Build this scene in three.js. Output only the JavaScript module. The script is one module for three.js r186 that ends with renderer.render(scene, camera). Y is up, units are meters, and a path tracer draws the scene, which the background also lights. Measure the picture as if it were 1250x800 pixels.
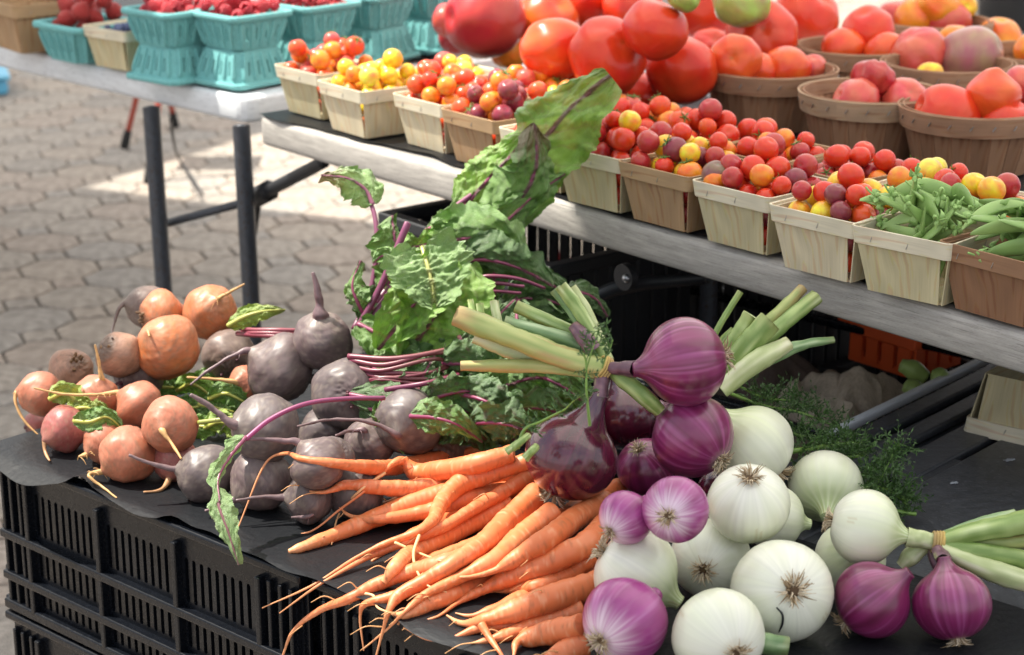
import * as THREE from 'three';
import { mergeGeometries, mergeVertices, toCreasedNormals } from 'three/addons/utils/BufferGeometryUtils.js';
import { RoundedBoxGeometry } from 'three/addons/geometries/RoundedBoxGeometry.js';
import { ImprovedNoise } from 'three/addons/math/ImprovedNoise.js';

// ------------------------------------------------------------------ camera, sky, sun, exposure
const V = (x, y, z) => new THREE.Vector3(x, y, z);
const FPX = 2400, PITCH = 17.4 * Math.PI / 180, EYE = V(0, 1.43, 0);
const scene = new THREE.Scene();
const camera = new THREE.PerspectiveCamera(2 * Math.atan(400 / FPX) * 180 / Math.PI, 1250 / 800, 0.1, 200);
camera.position.copy(EYE);
camera.rotation.x = -PITCH;
camera.focus = 2.3;
camera.userData.fStop = 6.5;
scene.add(camera);
const renderer = new THREE.WebGLRenderer({ antialias: true });
renderer.toneMapping = THREE.LinearToneMapping;
renderer.toneMappingExposure = 1.95;
renderer.shadowMap.enabled = true;
renderer.shadowMap.type = THREE.PCFSoftShadowMap;
const SUN = V(-0.45, 0.83, -0.12).normalize();          // direction towards the sun
const noiseGen = new ImprovedNoise();
const nz = (x, y, z) => noiseGen.noise(x, y, z);
const fbm = (x, y, z) => nz(x, y, z) * 0.55 + nz(x * 2.1, y * 2.1, z * 2.1) * 0.3 + nz(x * 4.3, y * 4.3, z * 4.3) * 0.15;
{
  const w = 512, h = 256, d = new Float32Array(w * h * 4);
  for (let j = 0; j < h; j++) for (let i = 0; i < w; i++) {
    const el = (j + 0.5) / h * Math.PI - Math.PI / 2, az = (i + 0.5) / w * Math.PI * 2;
    const y = Math.sin(el), x = Math.cos(el) * Math.cos(az), z = Math.cos(el) * Math.sin(az);
    const up = Math.max(0, y), k = Math.pow(1 - up, 2.2);
    let c = [0.46 + 0.36 * k, 0.57 + 0.25 * k, 0.76 + 0.08 * k];
    const q = 1.3 / (up + 0.25);
    let cl = fbm(x * q * 2 + 3, z * q * 2 + 7, y * 2) + 0.1;
    cl = Math.min(1, Math.max(0, cl * 3.2)) * Math.min(1, up * 5);
    c = c.map((v, n) => v + ([1.12, 1.08, 1.03][n] - v) * cl * 0.75);
    if (y < 0) c = [0.42, 0.42, 0.42];
    const o = (j * w + i) * 4;
    for (let n = 0; n < 3; n++) d[o + n] = c[n] * 0.72;
    d[o + 3] = 1;
  }
  const t = new THREE.DataTexture(d, w, h, THREE.RGBAFormat, THREE.FloatType);
  t.mapping = THREE.EquirectangularReflectionMapping; t.magFilter = t.minFilter = THREE.LinearFilter;
  t.colorSpace = THREE.LinearSRGBColorSpace; t.needsUpdate = true;
  scene.background = t; scene.environment = t;
  const sun = new THREE.DirectionalLight(new THREE.Color(1, 0.94, 0.83), 5);
  sun.position.copy(SUN.clone().multiplyScalar(20)).add(V(0, 0.5, -3));
  sun.target.position.set(0, 0.5, -3); sun.castShadow = true; sun.shadow.radius = 1.5;
  Object.assign(sun.shadow.camera, { left: -12, right: 12, top: 12, bottom: -12, near: 1, far: 60 });
  sun.shadow.mapSize.set(4096, 4096);
  scene.add(sun, sun.target);
}

// ------------------------------------------------------------------ helpers
function rng(seed) { let a = seed >>> 0; return () => { a = (a + 0x6D2B79F5) | 0; let t = Math.imul(a ^ (a >>> 15), 1 | a); t = (t + Math.imul(t ^ (t >>> 7), 61 | t)) ^ t; return ((t ^ (t >>> 14)) >>> 0) / 4294967296; }; }
const R = rng(20240607);
const rr = (a, b) => a + (b - a) * R();
const pick = a => a[Math.floor(R() * a.length) % a.length];
const CX = V(1, 0, 0), CF = V(0, -Math.sin(PITCH), -Math.cos(PITCH)), CU = V(0, Math.cos(PITCH), -Math.sin(PITCH));
const ray = (px, py) => CF.clone().addScaledVector(CX, (px - 625) / FPX).addScaledVector(CU, (400 - py) / FPX);
const atZ = (px, py, t) => EYE.clone().addScaledVector(ray(px, py), t);
const onPlane = (px, py, h) => { const d = ray(px, py); return EYE.clone().addScaledVector(d, (h - EYE.y) / d.y); };
const toPx = p => { const q = p.clone().sub(EYE), t = q.dot(CF); return [625 + q.x / t * FPX, 400 - q.dot(CU) / t * FPX, t]; };
const taken = {};
function numbered(n) { if (taken[n] === undefined) { taken[n] = 0; return n; } taken[n]++; return n + '_' + String(taken[n]).padStart(3, '0'); }
function shade(o) { o.castShadow = o.receiveShadow = true; return o; }
function tag(o, label, category, group, kind) { if (label) o.userData.label = label; if (category) o.userData.category = category; if (group) o.userData.group = group; if (kind) o.userData.kind = kind; return o; }
function thing(name, label, category, pos, turn = 0, group) {
  const g = new THREE.Group(); g.name = numbered(name); if (pos) g.position.copy(pos); g.rotation.y = turn; scene.add(g);
  return tag(g, label, category, group);
}
function part(name, geo, m, parent) { const o = shade(new THREE.Mesh(geo, m)); o.name = name; parent.add(o); return o; }
function solo(name, geo, m, label, category, group, kind) { const o = shade(new THREE.Mesh(geo, m)); o.name = numbered(name); scene.add(o); return tag(o, label, category, group, kind); }
const TR = (g, x, y, z) => g.translate(x, y, z);
function box(w, h, d, x = 0, y = 0, z = 0, r = 0) { const g = r ? new RoundedBoxGeometry(w, h, d, 2, r) : new THREE.BoxGeometry(w, h, d); return metreUV(g.translate(x, y, z)); }
function metreUV(g, sc = 1) {
  g.computeBoundingBox(); const p = g.attributes.position, n = g.attributes.normal, uv = new Float32Array(p.count * 2);
  for (let i = 0; i < p.count; i++) {
    const ax = Math.abs(n.getX(i)), ay = Math.abs(n.getY(i)), az = Math.abs(n.getZ(i)), x = p.getX(i), y = p.getY(i), z = p.getZ(i);
    const [a, b] = ax > ay && ax > az ? [z, y] : ay > az ? [x, z] : [x, y];
    uv[2 * i] = a * sc; uv[2 * i + 1] = b * sc;
  }
  g.setAttribute('uv', new THREE.BufferAttribute(uv, 2)); return g;
}
function merge(list) { const l = list.map(g => { let q = g.index ? g.toNonIndexed() : g; for (const k of Object.keys(q.attributes)) if (!['position', 'normal', 'uv'].includes(k)) q.deleteAttribute(k); if (!q.attributes.uv) metreUV(q); return q; }); return mergeGeometries(l); }
function mergeC(list) { return mergeGeometries(list.map(g => { const q = g.index ? g.toNonIndexed() : g; q.deleteAttribute('uv'); return q; })); }
// a thin panel: four outer corners (bottom left, bottom right, top right, top left), thickness inwards
function slab(a, b, c, d, t) {
  const n = b.clone().sub(a).cross(d.clone().sub(a)).normalize().multiplyScalar(-t), q = [a, b, c, d, ...[a, b, c, d].map(v => v.clone().add(n))];
  const f = [[0, 1, 2, 3], [5, 4, 7, 6], [4, 0, 3, 7], [1, 5, 6, 2], [3, 2, 6, 7], [4, 5, 1, 0]], pos = [], uv = [];
  const w = a.distanceTo(b), h = a.distanceTo(d), U = [[0, 0], [w, 0], [w, h], [0, h], [0, 0], [w, 0], [w, h], [0, h]];
  for (const [i, j, k, l] of f) for (const m of [i, j, k, i, k, l]) { pos.push(q[m].x, q[m].y, q[m].z); uv.push(U[m][0], U[m][1]); }
  const g = new THREE.BufferGeometry(); g.setAttribute('position', new THREE.Float32BufferAttribute(pos, 3)); g.setAttribute('uv', new THREE.Float32BufferAttribute(uv, 2)); g.computeVertexNormals(); return g;
}
function paint(g, fn) { // vertex colours (linear) from position
  const p = g.attributes.position, c = new Float32Array(p.count * 3);
  for (let i = 0; i < p.count; i++) { const v = fn(p.getX(i), p.getY(i), p.getZ(i), i); c[3 * i] = Math.max(0, v[0]); c[3 * i + 1] = Math.max(0, v[1]); c[3 * i + 2] = Math.max(0, v[2]); }
  g.setAttribute('color', new THREE.BufferAttribute(c, 3)); return g;
}
const mix = (a, b, t) => { t = Math.min(1, Math.max(0, t)); return [a[0] + (b[0] - a[0]) * t, a[1] + (b[1] - a[1]) * t, a[2] + (b[2] - a[2]) * t]; };
const sm = (a, b, x) => { const t = Math.min(1, Math.max(0, (x - a) / (b - a))); return t * t * (3 - 2 * t); };
// tapered tube through points with radii; colour(s, angle, point)
function tube(pts, rad, seg = 8, colour, steps, rough = 0, open = false, ribs = 0, groove = 0) {
  const n = pts.length, cur = new THREE.CatmullRomCurve3(pts, false, 'centripetal'), N = steps || Math.max(6, (n - 1) * 6);
  const P = [], Q = [];
  for (let i = 0; i <= N; i++) { const s = i / N, f = s * (n - 1), k = Math.min(n - 2, Math.floor(f)), u = f - k; P.push(cur.getPoint(s)); Q.push(rad[k] + (rad[k + 1] - rad[k]) * (u * u * (3 - 2 * u))); }
  let nrm = null; const pos = [], col = [], idx = [], uv = []; let len = 0;
  for (let i = 0; i <= N; i++) {
    const T = P[Math.min(N, i + 1)].clone().sub(P[Math.max(0, i - 1)]).normalize();
    if (!nrm) { nrm = Math.abs(T.y) < 0.9 ? V(0, 1, 0) : V(1, 0, 0); }
    nrm = nrm.clone().addScaledVector(T, -nrm.dot(T)).normalize(); const bn = T.clone().cross(nrm);
    if (i) len += P[i].distanceTo(P[i - 1]);
    for (let j = 0; j <= seg; j++) {
      const a = j / seg * Math.PI * 2; let r = Q[i];
      if (rough) r *= 1 + rough * (nz(P[i].x * 90 + Math.cos(a) * 0.4, P[i].y * 90 + Math.sin(a) * 0.4, P[i].z * 90) );
      if (ribs) r *= 1 + 0.05 * Math.sin(a * 5 + ribs) + 0.12 * Math.cos(a * 2 + ribs + 2 * nz(i * 0.07, ribs, 1)) + 0.03 * Math.sin(a * 9 + ribs * 3);
      if (groove) r *= 1 - groove * sm(0.12, 0.45, nz(len * 240 + groove * 99, Math.cos(a) * 1.1 + P[0].x * 50, Math.sin(a) * 1.1));
      const q = P[i].clone().addScaledVector(nrm, Math.cos(a) * r).addScaledVector(bn, Math.sin(a) * r);
      pos.push(q.x, q.y, q.z); uv.push(a * Q[i], len);
      if (colour) { const c = colour(i / N, a, q, len); col.push(c[0], c[1], c[2]); }
      if (i < N && j < seg) { const b = i * (seg + 1) + j; idx.push(b, b + seg + 1, b + 1, b + 1, b + seg + 1, b + seg + 2); }
    }
  }
  if (!open) for (const [i, flip] of [[0, 1], [N, 0]]) {
    const c = pos.length / 3, p = P[i]; const o = P[i].clone().sub(P[i ? i - 1 : 1]).normalize().multiplyScalar(Q[i] * 0.25); pos.push(p.x + o.x, p.y + o.y, p.z + o.z); uv.push(0, i ? len : 0); if (colour) { const k = colour(i / N, 0, p, i ? len : 0); col.push(k[0], k[1], k[2]); }
    for (let j = 0; j < seg; j++) { const b = i * (seg + 1) + j; flip ? idx.push(c, b, b + 1) : idx.push(c, b + 1, b); }
  }
  const g = new THREE.BufferGeometry(); g.setAttribute('position', new THREE.Float32BufferAttribute(pos, 3)); g.setAttribute('uv', new THREE.Float32BufferAttribute(uv, 2)); if (colour) g.setAttribute('color', new THREE.Float32BufferAttribute(col, 3)); g.setIndex(idx); 
  g.computeVertexNormals();
  // weld the normals along the seam
  const nn = g.attributes.normal; for (let i = 0; i <= N; i++) { const a = i * (seg + 1), b = a + seg; const x = nn.getX(a) + nn.getX(b), y = nn.getY(a) + nn.getY(b), z = nn.getZ(a) + nn.getZ(b), l = Math.hypot(x, y, z) || 1; nn.setXYZ(a, x / l, y / l, z / l); nn.setXYZ(b, x / l, y / l, z / l); }
  return g;
}
function cyl(a, b, r, seg = 12) { return tube([a, b], [r, r], seg, null, 1); }
// grid sheet from f(u, v) -> Vector3, optional colour(u, v)
function sheet(nu, nv, f, colour, uvs = 1) {
  const pos = [], uv = [], idx = [], col = [];
  for (let j = 0; j <= nv; j++) for (let i = 0; i <= nu; i++) {
    const u = i / nu, v = j / nv, p = f(u, v); pos.push(p.x, p.y, p.z); uv.push(p.x * uvs, p.z * uvs);
    if (colour) { const c = colour(u, v, p); col.push(c[0], c[1], c[2]); }
    if (i < nu && j < nv) { const b = j * (nu + 1) + i; idx.push(b, b + 1, b + nu + 1, b + 1, b + nu + 2, b + nu + 1); }
  }
  const g = new THREE.BufferGeometry(); g.setAttribute('position', new THREE.Float32BufferAttribute(pos, 3)); g.setAttribute('uv', new THREE.Float32BufferAttribute(uv, 2)); if (colour) g.setAttribute('color', new THREE.Float32BufferAttribute(col, 3)); g.setIndex(idx); g.computeVertexNormals(); return g;
}
function tex(n, fn, rx = 1, ry = rx, srgb = true) {
  const d = new Uint8Array(n * n * 4);
  for (let j = 0; j < n; j++) for (let i = 0; i < n; i++) { const c = fn(i / n, j / n), o = (j * n + i) * 4; for (let k = 0; k < 3; k++) d[o + k] = Math.max(0, Math.min(255, c[k] * 255)); d[o + 3] = 255; }
  const t = new THREE.DataTexture(d, n, n, THREE.RGBAFormat); t.magFilter = THREE.LinearFilter; t.minFilter = THREE.LinearMipmapLinearFilter; t.generateMipmaps = true; t.wrapS = t.wrapT = THREE.RepeatWrapping; t.repeat.set(rx, ry);
  if (srgb) t.colorSpace = THREE.SRGBColorSpace; t.needsUpdate = true; return t;
}
// tiling noise on a torus
const tn = (u, v, fu, fv, s) => { const a = u * Math.PI * 2, b = v * Math.PI * 2; return nz(Math.cos(a) * fu + s, Math.sin(a) * fu + Math.cos(b) * fv, Math.sin(b) * fv + s * 1.7); };
const std = o => new THREE.MeshStandardMaterial(o);
const phy = o => new THREE.MeshPhysicalMaterial(o);
const C = (r, g, b) => new THREE.Color().setRGB(r, g, b);

// ------------------------------------------------------------------ materials
function woodMap(dark) { return tex(256, (u, v) => { // grain runs along v
  let g = 0.9 + 0.035 * tn(u, v, 9, 0.5, 3) + 0.03 * tn(u, v, 26, 0.8, 9) + 0.06 * tn(u, v, 1.2, 0.7, 5); const st = tn(u, v, 3, 0.5, 13); if (st > 0.25) g -= (st - 0.25) * dark; return [g, g * (0.99 - (st > 0.3 ? 0.06 : 0)), g * (0.97 - (st > 0.2 ? 0.08 : 0))]; }, 1 / 0.11, 1 / 0.15); }
const woodA = woodMap(0.1), woodB = woodMap(0.3);
const grainBump = tex(256, (u, v) => { const g = 0.5 + 0.3 * tn(u, v, 14, 0.6, 2) + 0.2 * tn(u, v, 30, 1, 4); return [g, g, g]; }, 1 / 0.1, 1 / 0.15, false);
const M = {
  woodPale: std({ color: C(0.78, 0.69, 0.50), map: woodA, roughness: 0.75, bumpMap: grainBump, bumpScale: 0.00012 }),
  woodGreen: std({ color: C(0.66, 0.59, 0.38), map: woodA, roughness: 0.75, bumpMap: grainBump, bumpScale: 0.00012 }),
  woodTan: std({ color: C(0.46, 0.30, 0.17), map: woodB, roughness: 0.8, bumpMap: grainBump, bumpScale: 0.00012 }),
  woodBrown: std({ color: C(0.30, 0.155, 0.085), map: woodB, roughness: 0.8, bumpMap: grainBump, bumpScale: 0.00012 }),
  rimPale: std({ color: C(0.84, 0.78, 0.62), map: woodA, roughness: 0.7, bumpMap: grainBump, bumpScale: 0.0001 }),
  rimTan: std({ color: C(0.52, 0.35, 0.20), map: woodB, roughness: 0.75, bumpMap: grainBump, bumpScale: 0.0001 }),
  rimBrown: std({ color: C(0.36, 0.20, 0.115), map: woodB, roughness: 0.75, bumpMap: grainBump, bumpScale: 0.0001 }),
  stave: [0, 1, 2].map(k => std({ color: C(0.31 + 0.05 * k, 0.165 + 0.032 * k, 0.095 + 0.02 * k), map: woodB, roughness: 0.85, bumpMap: grainBump, bumpScale: 0.0002 })),
  hoop: std({ color: C(0.42, 0.24, 0.15), map: woodB, roughness: 0.8, bumpMap: grainBump, bumpScale: 0.0002 }),
  hoopPale: std({ color: C(0.52, 0.36, 0.24), map: woodB, roughness: 0.8, bumpMap: grainBump, bumpScale: 0.0002 }),
  staple: std({ color: C(0.45, 0.45, 0.46), roughness: 0.35, metalness: 0.9 }),
  blackSheet: phy({ color: C(0.010, 0.011, 0.013), roughness: 0.42, specularIntensity: 0.45, bumpMap: tex(128, (u, v) => { const g = 0.5 + 0.35 * tn(u, v, 3, 3, 4) + 0.2 * tn(u, v, 12, 12, 8); return [g, g, g]; }, 6, 6, false), bumpScale: 0.001 }),
  blackCrate: phy({ color: C(0.009, 0.011, 0.016), roughness: 0.36, specularIntensity: 0.45, map: tex(256, (u, v) => { const s = Math.max(0, tn(u, v, 6, 20, 3) - 0.25) * 1.2 + (tn(u, v, 40, 40, 5) > 0.42 ? 0.5 : 0); const g = 0.72 + 0.28 * Math.min(1, s); return [g, g, g]; }, 3, 3), roughnessMap: tex(256, (u, v) => { const g = 0.75 + 0.3 * tn(u, v, 5, 5, 3) + 0.15 * tn(u, v, 20, 20, 6); return [g, g, g]; }, 3, 3, false) }),
  tray: phy({ color: C(0.10, 0.107, 0.12), roughness: 0.36, map: tex(256, (u, v) => { const sc = tn(u, v, 9, 9, 7); const g = 0.75 + 0.12 * tn(u, v, 4, 4, 2) + (sc > 0.4 ? 0.15 : 0); return [g, g, g]; }, 4, 4), bumpMap: tex(128, (u, v) => { const g = 0.5 + 0.3 * tn(u, v, 20, 20, 2); return [g, g, g]; }, 5, 5, false), bumpScale: 0.0007 }),
  tableGrey: std({ color: C(0.52, 0.50, 0.475), roughness: 0.55, map: tex(512, (u, v) => { let g = 0.86 + 0.05 * tn(u, v, 1.2, 16, 4) + 0.05 * tn(u, v, 3, 40, 2) + 0.09 * tn(u, v, 4, 6, 9) + 0.05 * tn(u, v, 40, 40, 8); const sc = tn(u, v, 5, 60, 6); if (sc > 0.45) g -= 0.13; return [g, g * 0.99, g * 0.975]; }, 1.1, 4), bumpMap: tex(256, (u, v) => { const g = 0.5 + 0.2 * tn(u, v, 2, 24, 4) + 0.15 * tn(u, v, 8, 50, 3); return [g, g, g]; }, 1.5, 4, false), bumpScale: 0.0004 }),
  tableWhite: std({ color: C(0.80, 0.83, 0.86), roughness: 0.5, map: tex(256, (u, v) => { let g = 0.92 + 0.05 * tn(u, v, 2, 6, 4); const sc = tn(u, v, 6, 14, 6); if (sc > 0.4) g -= 0.08; return [g, g, g]; }, 1.5, 3) }),
  legPaint: std({ color: C(0.075, 0.085, 0.105), roughness: 0.42, metalness: 0.25, map: tex(128, (u, v) => { const s = tn(u, v, 9, 9, 2); const g = 0.86 + 0.08 * tn(u, v, 3, 3, 4); return s > 0.45 ? [g * 0.9, g * 0.6, g * 0.4] : [g, g, g]; }, 5, 5) }),
  darkMetal: std({ color: C(0.02, 0.022, 0.026), roughness: 0.45, metalness: 0.2 }),
};
const rimOf = { woodPale: M.rimPale, woodGreen: M.rimPale, woodTan: M.rimTan, woodBrown: M.rimBrown };

// ------------------------------------------------------------------ frames of the two display levels
const CA = 41.5 * Math.PI / 180, E1 = V(Math.cos(CA), 0, Math.sin(CA)), E2 = V(Math.sin(CA), 0, -Math.cos(CA));
const CTOP = 0.5, C0 = onPlane(3, 556, CTOP);
const crateAt = (a, b, y) => V(C0.x + E1.x * a + E2.x * b, y, C0.z + E1.z * a + E2.z * b);
const TA = 50.76 * Math.PI / 180, U2 = V(Math.cos(TA), 0, Math.sin(TA)), W2 = V(Math.sin(TA), 0, -Math.cos(TA));
const TTOP = 0.74, P0 = onPlane(310, 140, TTOP);
const tableAt = (u, v, y) => V(P0.x + U2.x * u + W2.x * v, y, P0.z + U2.z * u + W2.z * v);
const QA = 45.1 * Math.PI / 180, U1 = V(Math.cos(QA), 0, Math.sin(QA)), W1 = V(Math.sin(QA), 0, -Math.cos(QA));
const Q0 = onPlane(300, 120, TTOP);
const berryAt = (u, v, y) => V(Q0.x + U1.x * u + W1.x * v, y, Q0.z + U1.z * u + W1.z * v);

// ------------------------------------------------------------------ pavement: octagon and square pavers on a sand bed
{
  const bed = solo('pavement', new THREE.PlaneGeometry(160, 160).rotateX(-Math.PI / 2).translate(0, -0.012, -30), std({ color: C(0.17, 0.155, 0.14), roughness: 1 }), 'weathered concrete pavement of octagonal and small square pavers', 'pavement', null, 'structure');
  const S = 0.205, cut = 0.06, gap = 0.0035, h = S / 2 - gap;
  const oct = new THREE.Shape([[h - cut + gap, h], [h, h - cut + gap], [h, -h + cut - gap], [h - cut + gap, -h], [-h + cut - gap, -h], [-h, -h + cut - gap], [-h, h - cut + gap], [-h + cut - gap, h]].map(p => new THREE.Vector2(...p)));
  const q = cut - gap * 1.6, sq = new THREE.Shape([[q, 0], [0, -q], [-q, 0], [0, q]].map(p => new THREE.Vector2(...p)));
  const ex = s => metreUV(new THREE.ExtrudeGeometry(s, { depth: 0.03, bevelEnabled: true, bevelThickness: 0.004, bevelSize: 0.004, bevelOffset: -0.004, bevelSegments: 1 }).rotateX(-Math.PI / 2).translate(0, -0.034, 0));
  const shapes = [ex(oct), ex(sq)];
  const grit = tex(512, (u, v) => { const g = 0.84 + 0.14 * tn(u, v, 3, 3, 6) + 0.12 * tn(u, v, 24, 24, 3) + 0.12 * tn(u, v, 60, 60, 5); return [g, g * 0.99, g * 0.98]; }, 2.4, 2.4);
  const bump = tex(256, (u, v) => { const g = 0.5 + 0.3 * tn(u, v, 30, 30, 3); return [g, g, g]; }, 5, 5, false);
  const mats = [[0.45, 0.40, 0.35], [0.42, 0.385, 0.35], [0.48, 0.415, 0.355], [0.40, 0.36, 0.32], [0.46, 0.39, 0.335]].map(c => std({ color: C(...c), map: grit, bumpMap: bump, bumpScale: 0.0012, roughness: 0.95 }));
  const ang = Math.atan2(0.92, -0.39), ux = Math.cos(ang), uz = Math.sin(ang), r = rng(77), near = [], rest = [];
  for (let i = -60; i <= 60; i++) for (let j = -60; j <= 60; j++) for (let k = 0; k < 2; k++) {
    const a = (i + k / 2) * S, b = (j + k / 2) * S, x = -0.6 + ux * a - uz * b, z = -5.5 + uz * a + ux * b, m = Math.floor(r() * 5), dy = (r() - 0.5) * 0.004, t1 = (r() - 0.5) * 0.012, t2 = (r() - 0.5) * 0.012;
    if (x < -5.5 || x > 5 || z < -13 || z > -1.2) continue;
    const [px, py] = toPx(V(x, 0, z));
    const e = { x, z, k, m, dy, t1, t2, d: -z };
    if (px > -30 && px < 520 && py > 95 && py < 520 && !(px > 200 && py > 430)) near.push(e); else rest.push(e);
  }
  near.sort((a, b) => a.d - b.d); rest.push(...near.splice(290));
  const put = (o, e) => { o.position.set(e.x, e.dy, e.z); o.rotation.set(e.t1, -ang, e.t2); };
  for (const e of near) { const o = part(e.k ? 'square_paver' : 'octagonal_paver', shapes[e.k], mats[e.m], bed); put(o, e); }
  const dum = new THREE.Object3D();
  for (let k = 0; k < 2; k++) {
    const l = rest.filter(e => e.k === k), im = new THREE.InstancedMesh(shapes[k], std({ color: C(1, 1, 1), map: grit, bumpMap: bump, bumpScale: 0.0012, roughness: 0.95 }), l.length);
    l.forEach((e, n) => { put(dum, e); dum.updateMatrix(); im.setMatrixAt(n, dum.matrix); im.setColorAt(n, mats[e.m].color); });
    im.name = k ? 'square_paver_field' : 'octagonal_paver_field'; im.userData.kind = 'stuff'; shade(im); bed.add(im);
  }
}

// ------------------------------------------------------------------ market canopies overhead (they shade the right of the stall and the far ground)
const fabric = phy({ color: C(0.86, 0.86, 0.84), roughness: 1, transmission: 0.64, thickness: 0, side: THREE.DoubleSide });
function canopy(label, corners, hh, poleAt) {
  const g = thing('market_canopy', label, 'canopy', V(0, 0, 0));
  const [a, b, c, d] = corners, mid = a.clone().add(b).add(c).add(d).multiplyScalar(0.25); mid.y = hh + 0.45;
  const fab = sheet(24, 24, (u, v) => { const p = a.clone().lerp(b, u).lerp(d.clone().lerp(c, u), v); const k = Math.min(Math.min(u, 1 - u), Math.min(v, 1 - v)) * 2; p.y = hh + 0.45 * k; return p; });
  part('roof_cloth', fab, fabric, g);
  part('valance', merge([[a, b], [b, c], [c, d], [d, a]].map(([p, q]) => slab(V(p.x, hh - 0.18, p.z), V(q.x, hh - 0.18, q.z), V(q.x, hh, q.z), V(p.x, hh, p.z), 0.002))), fabric, g);
  for (const p of poleAt) part('pole', cyl(V(p.x, 0, p.z), V(p.x, hh, p.z), 0.016), M.legPaint, g);
  return g;
}
const CANH = 2.5;
{
  const sh = (x, z, y) => { const k = (CANH - y) / SUN.y; return V(x + SUN.x * k, CANH, z + SUN.z * k); };   // canopy point that shades (x, y, z)
  const n = sh(-0.02, -1.4, 0.6), f = sh(0.48, -4.4, 0.8), dir = f.clone().sub(n).normalize(), far = n.clone().addScaledVector(dir, 9.5), side = V(-dir.z, 0, dir.x).multiplyScalar(4.5);
  canopy('white cloth market canopy on poles over the vegetable stall', [n, n.clone().add(side), far.clone().add(side), far], CANH, [n, n.clone().add(side), far.clone().add(side), far].map(p => p.clone()));
  const sg = (x, z) => sh(x, z, 0), p1 = sg(-1.36, -6.0), p2 = sg(-0.5, -7.6), d2 = p2.clone().sub(p1).normalize(), o = V(d2.z, 0, -d2.x).multiplyScalar(4);
  const A = p1.clone().addScaledVector(d2, -0.3), B = p1.clone().addScaledVector(d2, 5);
  canopy('white cloth market canopy on poles far behind the berry table', [A, B, B.clone().add(o), A.clone().add(o)], CANH, [B, B.clone().add(o), A.clone().add(o)]);
  const q1 = sg(-0.2, -5.5), q2 = sg(-0.2, -2.4), q3 = sg(-4.2, -4.2), q4 = sg(-4.2, -7.35);
  canopy('white cloth market canopy on poles left of the berry table', [q1, q2, q3, q4], CANH, [q3, q4]);
}

// ------------------------------------------------------------------ folding tables
function roundedTop(w, d, t, r) {
  const s = new THREE.Shape(); s.moveTo(r, 0); s.lineTo(w - r, 0); s.absarc(w - r, r, r, -Math.PI / 2, 0); s.lineTo(w, d - r); s.absarc(w - r, d - r, r, 0, Math.PI / 2); s.lineTo(r, d); s.absarc(r, d - r, r, Math.PI / 2, Math.PI); s.lineTo(0, r); s.absarc(r, r, r, Math.PI, Math.PI * 1.5);
  return metreUV(toCreasedNormals(new THREE.ExtrudeGeometry(s, { depth: t - 0.016, bevelEnabled: true, bevelThickness: 0.008, bevelSize: 0.008, bevelOffset: -0.008, bevelSegments: 3, curveSegments: 10 }).rotateX(-Math.PI / 2).translate(0, -t + 0.008, 0), 0.7));
}
function foldingTable(label, origin, turn, len, wid, thick, mat, legU) {
  const g = thing('folding_table', label, 'table', origin, turn);
  part('tabletop', TR(roundedTop(len, wid, thick, 0.035), 0, 0, 0), mat, g);
  for (const [u, v] of legU) part('leg', cyl(V(u, -origin.y, -v), V(u, -thick, -v), 0.0145), M.legPaint, g);
  return g;
}
const tab2 = foldingTable('grey weathered folding table holding wooden baskets of tomatoes', P0.clone(), -TA, 1.83, 0.76, 0.052, M.tableGrey, [[1.6, 0.66], [0.86, 0.30]]);
const tab3 = foldingTable('folding table behind the tomato baskets, carrying the rear round baskets', tableAt(-0.25, 0.785, TTOP), -TA, 1.83, 0.76, 0.052, M.tableWhite, [[0.3, 0.6], [1.6, 0.6], [1.6, 0.1]]);
const tab1 = foldingTable('white folding table carrying the blue berry boxes', berryAt(-2.44, 0, TTOP), -QA, 2.44, 0.76, 0.05, M.tableWhite, [[0.15, 0.1], [0.15, 0.66]]);
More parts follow.
